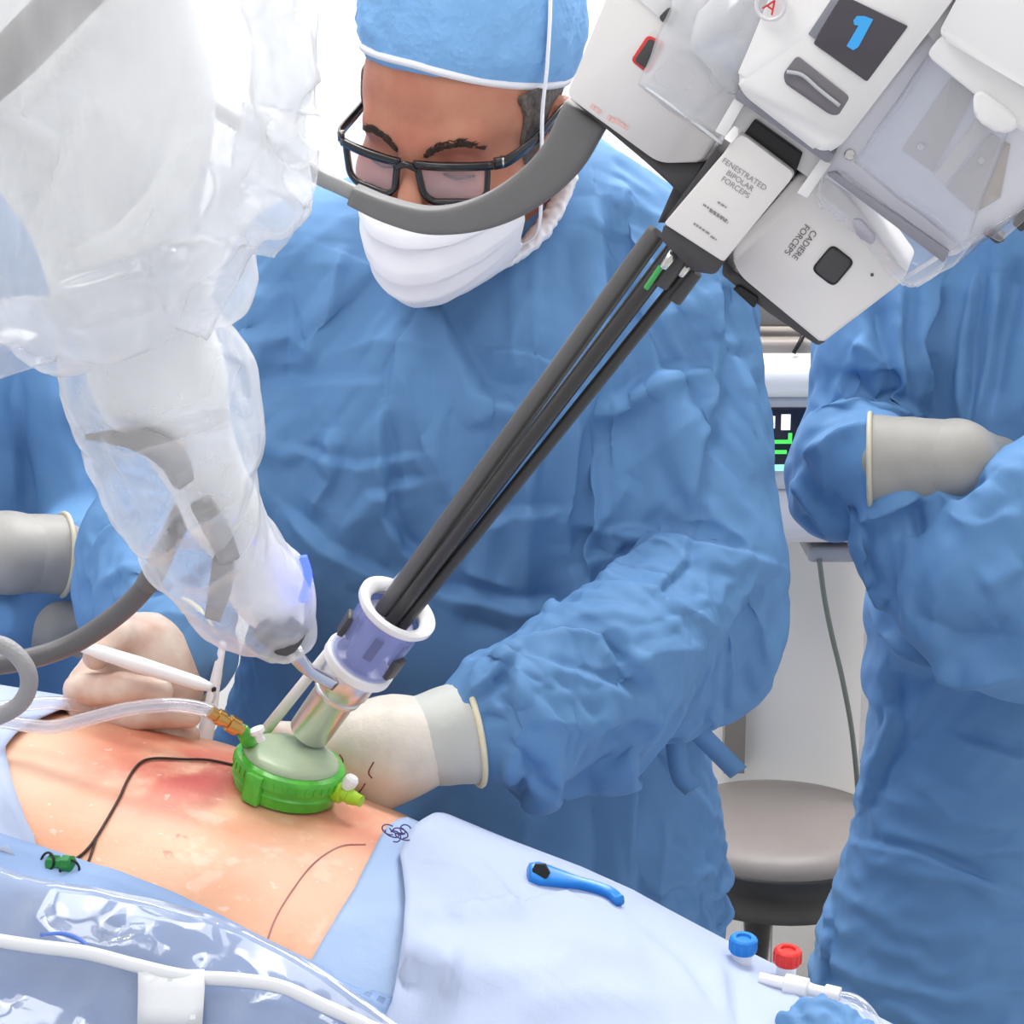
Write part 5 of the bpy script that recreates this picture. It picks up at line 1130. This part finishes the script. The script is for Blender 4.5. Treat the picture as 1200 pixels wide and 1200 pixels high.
for i in range(40):
    th = 2 * math.pi * i / 40; d_ = e1_ * math.cos(th) + e2_ * math.sin(th); V, Fc = box(pc + d_ * 65.5 * kk + ax * 25 * kk, 4 * kk, 3 * kk, 9 * kk, np.stack([np.cross(ax, d_), d_, ax], 1)); mk('rib', V, Fc, GRN, gp, sm=False)
for th, w_ in ((-1.75, 22), (1.3, 22)):
    d_ = e1_ * math.cos(th) + e2_ * math.sin(th); d_ = d_ if th > 0 else d_
    V, Fc = box(pc + d_ * 66 * kk + ax * 14 * kk, w_ * kk, 9 * kk, 36 * kk, np.stack([np.cross(ax, d_), d_, ax], 1), .001); mk('latch', V, Fc, GRN, gp)
a = P(394, 924, 0) * 0 + pc + e1_ * 62 * kk + ax * 18 * kk; dn = nrm(e1_ + ax * .05 - e2_ * .1)
mk('nozzle', *lathe([(0, .008), (.006, .008), (.007, .0055), (.012, .0055), (.013, .0062), (.020, .0045), (.023, .0045)], a, dn, 16), LIME, gp, ang=30, label='lime green side nozzle')
mk('valve_cap', *lathe([(0, .004), (.004, .0055), (.009, .0055), (.011, .004)], a + dn * .008 + ax * .005, nrm(ax + CR * .4), 12), WHITE, gp, ang=30, label='white valve cap')
a = P(284, 856, 1.424); b = pc - e1_ * 50 * kk + ax * 30 * kk; mk('inlet', *lathe([(0, .005), (np.linalg.norm(b - a) * .5, .006), (np.linalg.norm(b - a), .007)], a, b - a, 14), GRN, gp)
mk('valve_cap', *lathe([(0, .0035), (.006, .0035), (.007, .006), (.010, .006)], P(306, 868, 1.43), nrm(WX + CR * -.5), 12), WHITE, gp, ang=30)
# suture thread over the belly and the green clip at its end
DKT = mat('dark brown suture', srgb(58, 36, 30), .5)
def skin(px, py, off): 
    q = onskin(px, py, off); return q if q is not None else P(px, py, 1.4)
st = thing('suture_thread', skin(140, 940, 0), 'dark brown suture thread looping over the belly from the green port', 'suture')
mk('thread', *tube([skin(*q, .0016) for q in ((275, 899), (245, 893), (215, 892), (180, 891), (163, 897), (150, 915), (140, 937), (126, 962), (112, 985), (100, 1000), (84, 1012))], .0011, 8), DKT, st)
mk('thread', *tube([skin(*q, .0014) for q in ((113, 984), (108, 1000), (101, 1018), (92, 1030), (84, 1033), (84, 1022))], .0010, 8), DKT, st)
cp = thing('green_clip', skin(74, 1022, 0), 'small green clip with black thread loops at the lower left of the belly', 'clip')
c0 = skin(74, 1020, .007); n0 = nrm(WX + VX * .4)
mk('clip_body', *lathe([(-.010, .005), (-.008, .007), (-.003, .0065), (-.002, .005), (.002, .005), (.003, .0068), (.009, .0062), (.010, .004)], c0, nrm(UX + WX * .3), 8), mat('dark green plastic', srgb(36, 128, 62), .35), cp, ang=20)
for s in (-1, 1): mk('thread_loop', *ring(c0 + UX * .009 * s + VX * .003, nrm(VX + UX * .4 * s + WX * .4), .0065, .0009, 24), BLACK, cp)
# pen line and trickle on the skin
mk('surgical_pen_line', *tube([skin(*q, .0004) for q in ((428, 990), (400, 992), (370, 1010), (345, 1040), (322, 1078), (308, 1120))], .0006, 6), mat('faded violet pen', srgb(186, 132, 130), .6), pat)

# ================================================================== clip and sample tubes on the drape
bl = mat('bright blue plastic', srgb(30, 130, 214), .3, spec=.5)
bc = thing('towel_clip', onmesh(drb, 660, 1045, 0, 1.35), 'bright blue plastic clip with black insert lying on the pale drape', 'clip')
pth = [onmesh(drb, *q, .004, 1.37) for q in ((618, 1028), (640, 1032), (665, 1038), (690, 1044), (712, 1052), (724, 1062))]
mk('clip_body', *sweep(smooth_path(pth, 6), rounded([(-1, -1), (1, -1), (1, 1), (-1, 1)], .5, 3), scale=[(M(w, pth[0]), .004) for w in np.interp(np.linspace(0, 1, 31), [0, .1, .3, .5, 1], [11, 16, 11, 6, 6])], up=(0, -.5, 1)), bl, bc)
mk('black_insert', *lathe([(0, .0072), (.006, .0072), (.0075, .006)], onmesh(drb, 631, 1029, .005, 1.37), nrm(CAMPOS - P(630, 1028, 1.37)), 6), BLACK, bc, ang=30, label='black insert')
def sample_tube(px, py, Y, capm, lab):
    c = P(px, py, Y); kx = M(1, c); up = np.array([.05, -.05, 1.0]); up = nrm(up)
    t = thing('sample_tube', c - up * 70 * kx, lab, 'sample tube', 'sample tubes at the end of the drape')
    mk('tube_body', *lathe([(-70 * kx, 11 * kx), (-8 * kx, 12 * kx), (-4 * kx, 13 * kx)], c, up, 24), MILK, t)
    cp_ = mk('cap', *lathe([(-10 * kx, 15 * kx), (-8 * kx, 16 * kx), (7 * kx, 16 * kx), (9 * kx, 14 * kx), (9 * kx, 9 * kx), (6 * kx, 8 * kx)], c, up, 28), capm, t, ang=35)
    for i in range(14):
        th = 2 * math.pi * i / 14; d_ = np.array([math.cos(th), math.sin(th), 0]); V, Fc = box(c + d_ * 16 * kx - up * 1 * kx, 2 * kx, 2 * kx, 13 * kx); mk('grip_rib', V, Fc, capm, cp_, sm=False)
    return t
sample_tube(871, 1106, 1.36, bl, 'upright white sample tube with bright blue ribbed cap')
sample_tube(923, 1120, 1.36, mat('bright red plastic', srgb(222, 52, 44), .35), 'upright white sample tube with red ribbed cap')
mf = thing('valve_manifold', P(950, 1160, 1.32), 'white plastic valve manifold below the red-capped tube', 'valve')
a, b = P(890, 1146, 1.335), P(984, 1168, 1.315); L = np.linalg.norm(b - a)
mk('manifold_body', *lathe([(0, .004), (.3 * L, .0045), (.32 * L, .0075), (.6 * L, .0075), (.62 * L, .0045), (.80 * L, .0045), (.82 * L, .0065), (L, .0065)], a, b - a, 18), WHITE, mf, ang=30)
mk('tubing', *tube([P(984, 1168, 1.315), P(1002, 1172, 1.31), P(1018, 1186, 1.30), P(1034, 1212, 1.29)], M(7, b), 12), TUBE, mf, label='clear tubing')
fl = thing('blue_wrap', P(960, 1190, 1.26), 'crumpled mid blue wrap bunched at the bottom right of the drape', 'drape')
V, Fc = sdf_mesh([cone(P(945, 1186, 1.285), P(995, 1232, 1.265), .008, .016, .01), cone(P(962, 1176, 1.29), P(1010, 1215, 1.27), .006, .011, .006), cone(P(925, 1200, 1.28), P(960, 1240, 1.26), .008, .014, .006)], .0025); V = V + vnormals(V, Fc) * (.003 * ridged(V * np.array([110, 60, 30])))[:, None]; mk('wrap', V, Fc, GOWN, fl)

# ================================================================== background: stool and console cart
so = thing('stool', P(905, 985, 2.62) * [1, 1, 0], 'round black vinyl stool standing behind the surgeon', 'stool')
sx, sy, sz = P(912, 972, 2.62); BV = mat('black vinyl', srgb(34, 33, 34), .4); GV_ = mat('grey vinyl', srgb(136, 128, 124), .45, noise=.1, nscale=9, bump=.4, bscale=14, bdist=.006)
mk('cushion_top', *lathe([(-.03, .150), (0, .155), (.014, .148), (.022, .12), (.026, .07), (.027, .01)], (sx, sy, sz), (0, 0, 1), 48), GV_, so, label='grey vinyl cushion top')
mk('cushion_side', *lathe([(-.075, .14), (-.07, .152), (-.012, .158), (-.006, .152)], (sx, sy, sz), (0, 0, 1), 48), BV, so)
mk('post', *lathe([(-sz + .08, .03), (-.32, .03), (-.32, .022), (-.075, .022)], (sx - .025, sy, sz), (0, 0, 1), 24), STEEL, so)
for i in range(5):
    th = 2 * math.pi * i / 5 + .3; d_ = np.array([math.cos(th), math.sin(th), 0]); c = np.array([sx, sy, 0]); mk('leg', *tube([c + [0, 0, .10], c + d_ * .12 + [0, 0, .09], c + d_ * .21 + [0, 0, .065]], [.022, .018, .012], 12), STEEL, so)
    q_ = c + d_ * .21 + [0, 0, .03]; mk('castor', *lathe([(-.012, .02), (-.01, .028), (.01, .028), (.012, .02)], q_, np.cross(d_, [0, 0, 1.]), 18), BLACK, so)
ck = thing('console_cart', P(960, 640, 2.72) * [1, 1, 0], 'white equipment console with dark monitor behind the two people', 'console')
def cbox(name, x0, y0, x1, y1, Y, dep, m_, bev=.01, parent=None, **k_):
    a = P(x0, y0, Y); b = P(x1, y1, Y); V, Fc = box(((a[0] + b[0]) / 2, Y + dep / 2, (a[2] + b[2]) / 2), abs(b[0] - a[0]), dep, abs(a[2] - b[2]), None, bev, 3); return mk(name, V, Fc, m_, parent or ck, ang=40, **k_)
TAUPE = mat('taupe plastic', srgb(140, 132, 126), .45)
cbox('top_shelf', 860, 398, 1060, 420, 2.60, .25, TAUPE, .008); cbox('display_back', 868, 300, 1050, 384, 2.62, .05, TAUPE, .01); cbox('display_stem', 985, 370, 1005, 402, 2.66, .03, BLACK, .004)
mk('cable', *tube([P(945, 385, 2.60), P(938, 400, 2.59), P(930, 414, 2.59)], .003, 8), BLACK, ck)
cbox('housing', 850, 416, 1080, 470, 2.58, .30, WHITE, .025); cbox('bezel', 860, 462, 1070, 576, 2.60, .25, mat('console grey', srgb(206, 204, 208), .4), .012)
mon = cbox('monitor', 880, 478, 1040, 552, 2.595, .02, mat('dark screen', srgb(34, 36, 52), .2), .002, label='dark monitor screen')
for (x0, y0, x1, y1, c_) in ((903, 488, 908, 502, (240, 240, 240)), (916, 486, 926, 504, (230, 235, 235)), (906, 516, 926, 520, (80, 220, 90)), (924, 508, 928, 520, (80, 220, 90)), (905, 528, 922, 532, (80, 220, 90)), (880, 545, 1040, 552, (150, 220, 200))):
    cbox('screen_trace', x0, y0, x1, y1, 2.592, .004, mat('trace %d %d %d' % c_, srgb(*c_), .4, emit=srgb(*c_), estr=.7), 0, mon)
cbox('lower_housing', 862, 572, 1070, 640, 2.60, .28, mat('console grey', srgb(206, 204, 208), .4), .02); cbox('under_plate', 948, 642, 1010, 660, 2.62, .2, mat('steel grey', srgb(150, 150, 156), .4), .006)
a = P(985, 655, 2.70); V, Fc = box((a[0] + .10, 2.74, a[2] / 2), .10, .10, a[2], None, .01); mk('column', V, Fc, WHITE2, ck)
V, Fc = box((a[0] + .10, 2.72, .05), .3, .2, .1, None, .02); mk('base', V, Fc, WHITE2, ck)
mk('cable', *tube([P(960, 655, 2.62), P(966, 700, 2.62), P(975, 745, 2.63), P(988, 800, 2.64), P(1000, 870, 2.66), P(1006, 960, 2.68), P(1000, 1080, 2.70)], .0035, 8), mat('green grey cable', srgb(110, 116, 108), .5), ck)
V, Fc = box((P(862, 800, 2.85)[0], 2.853, 1.0), .03, .03, 1.0); rail = mk('wall_rail', V, Fc, TAUPE, label='narrow taupe rail on the wall behind the surgeon', cat='rail', sm=False)
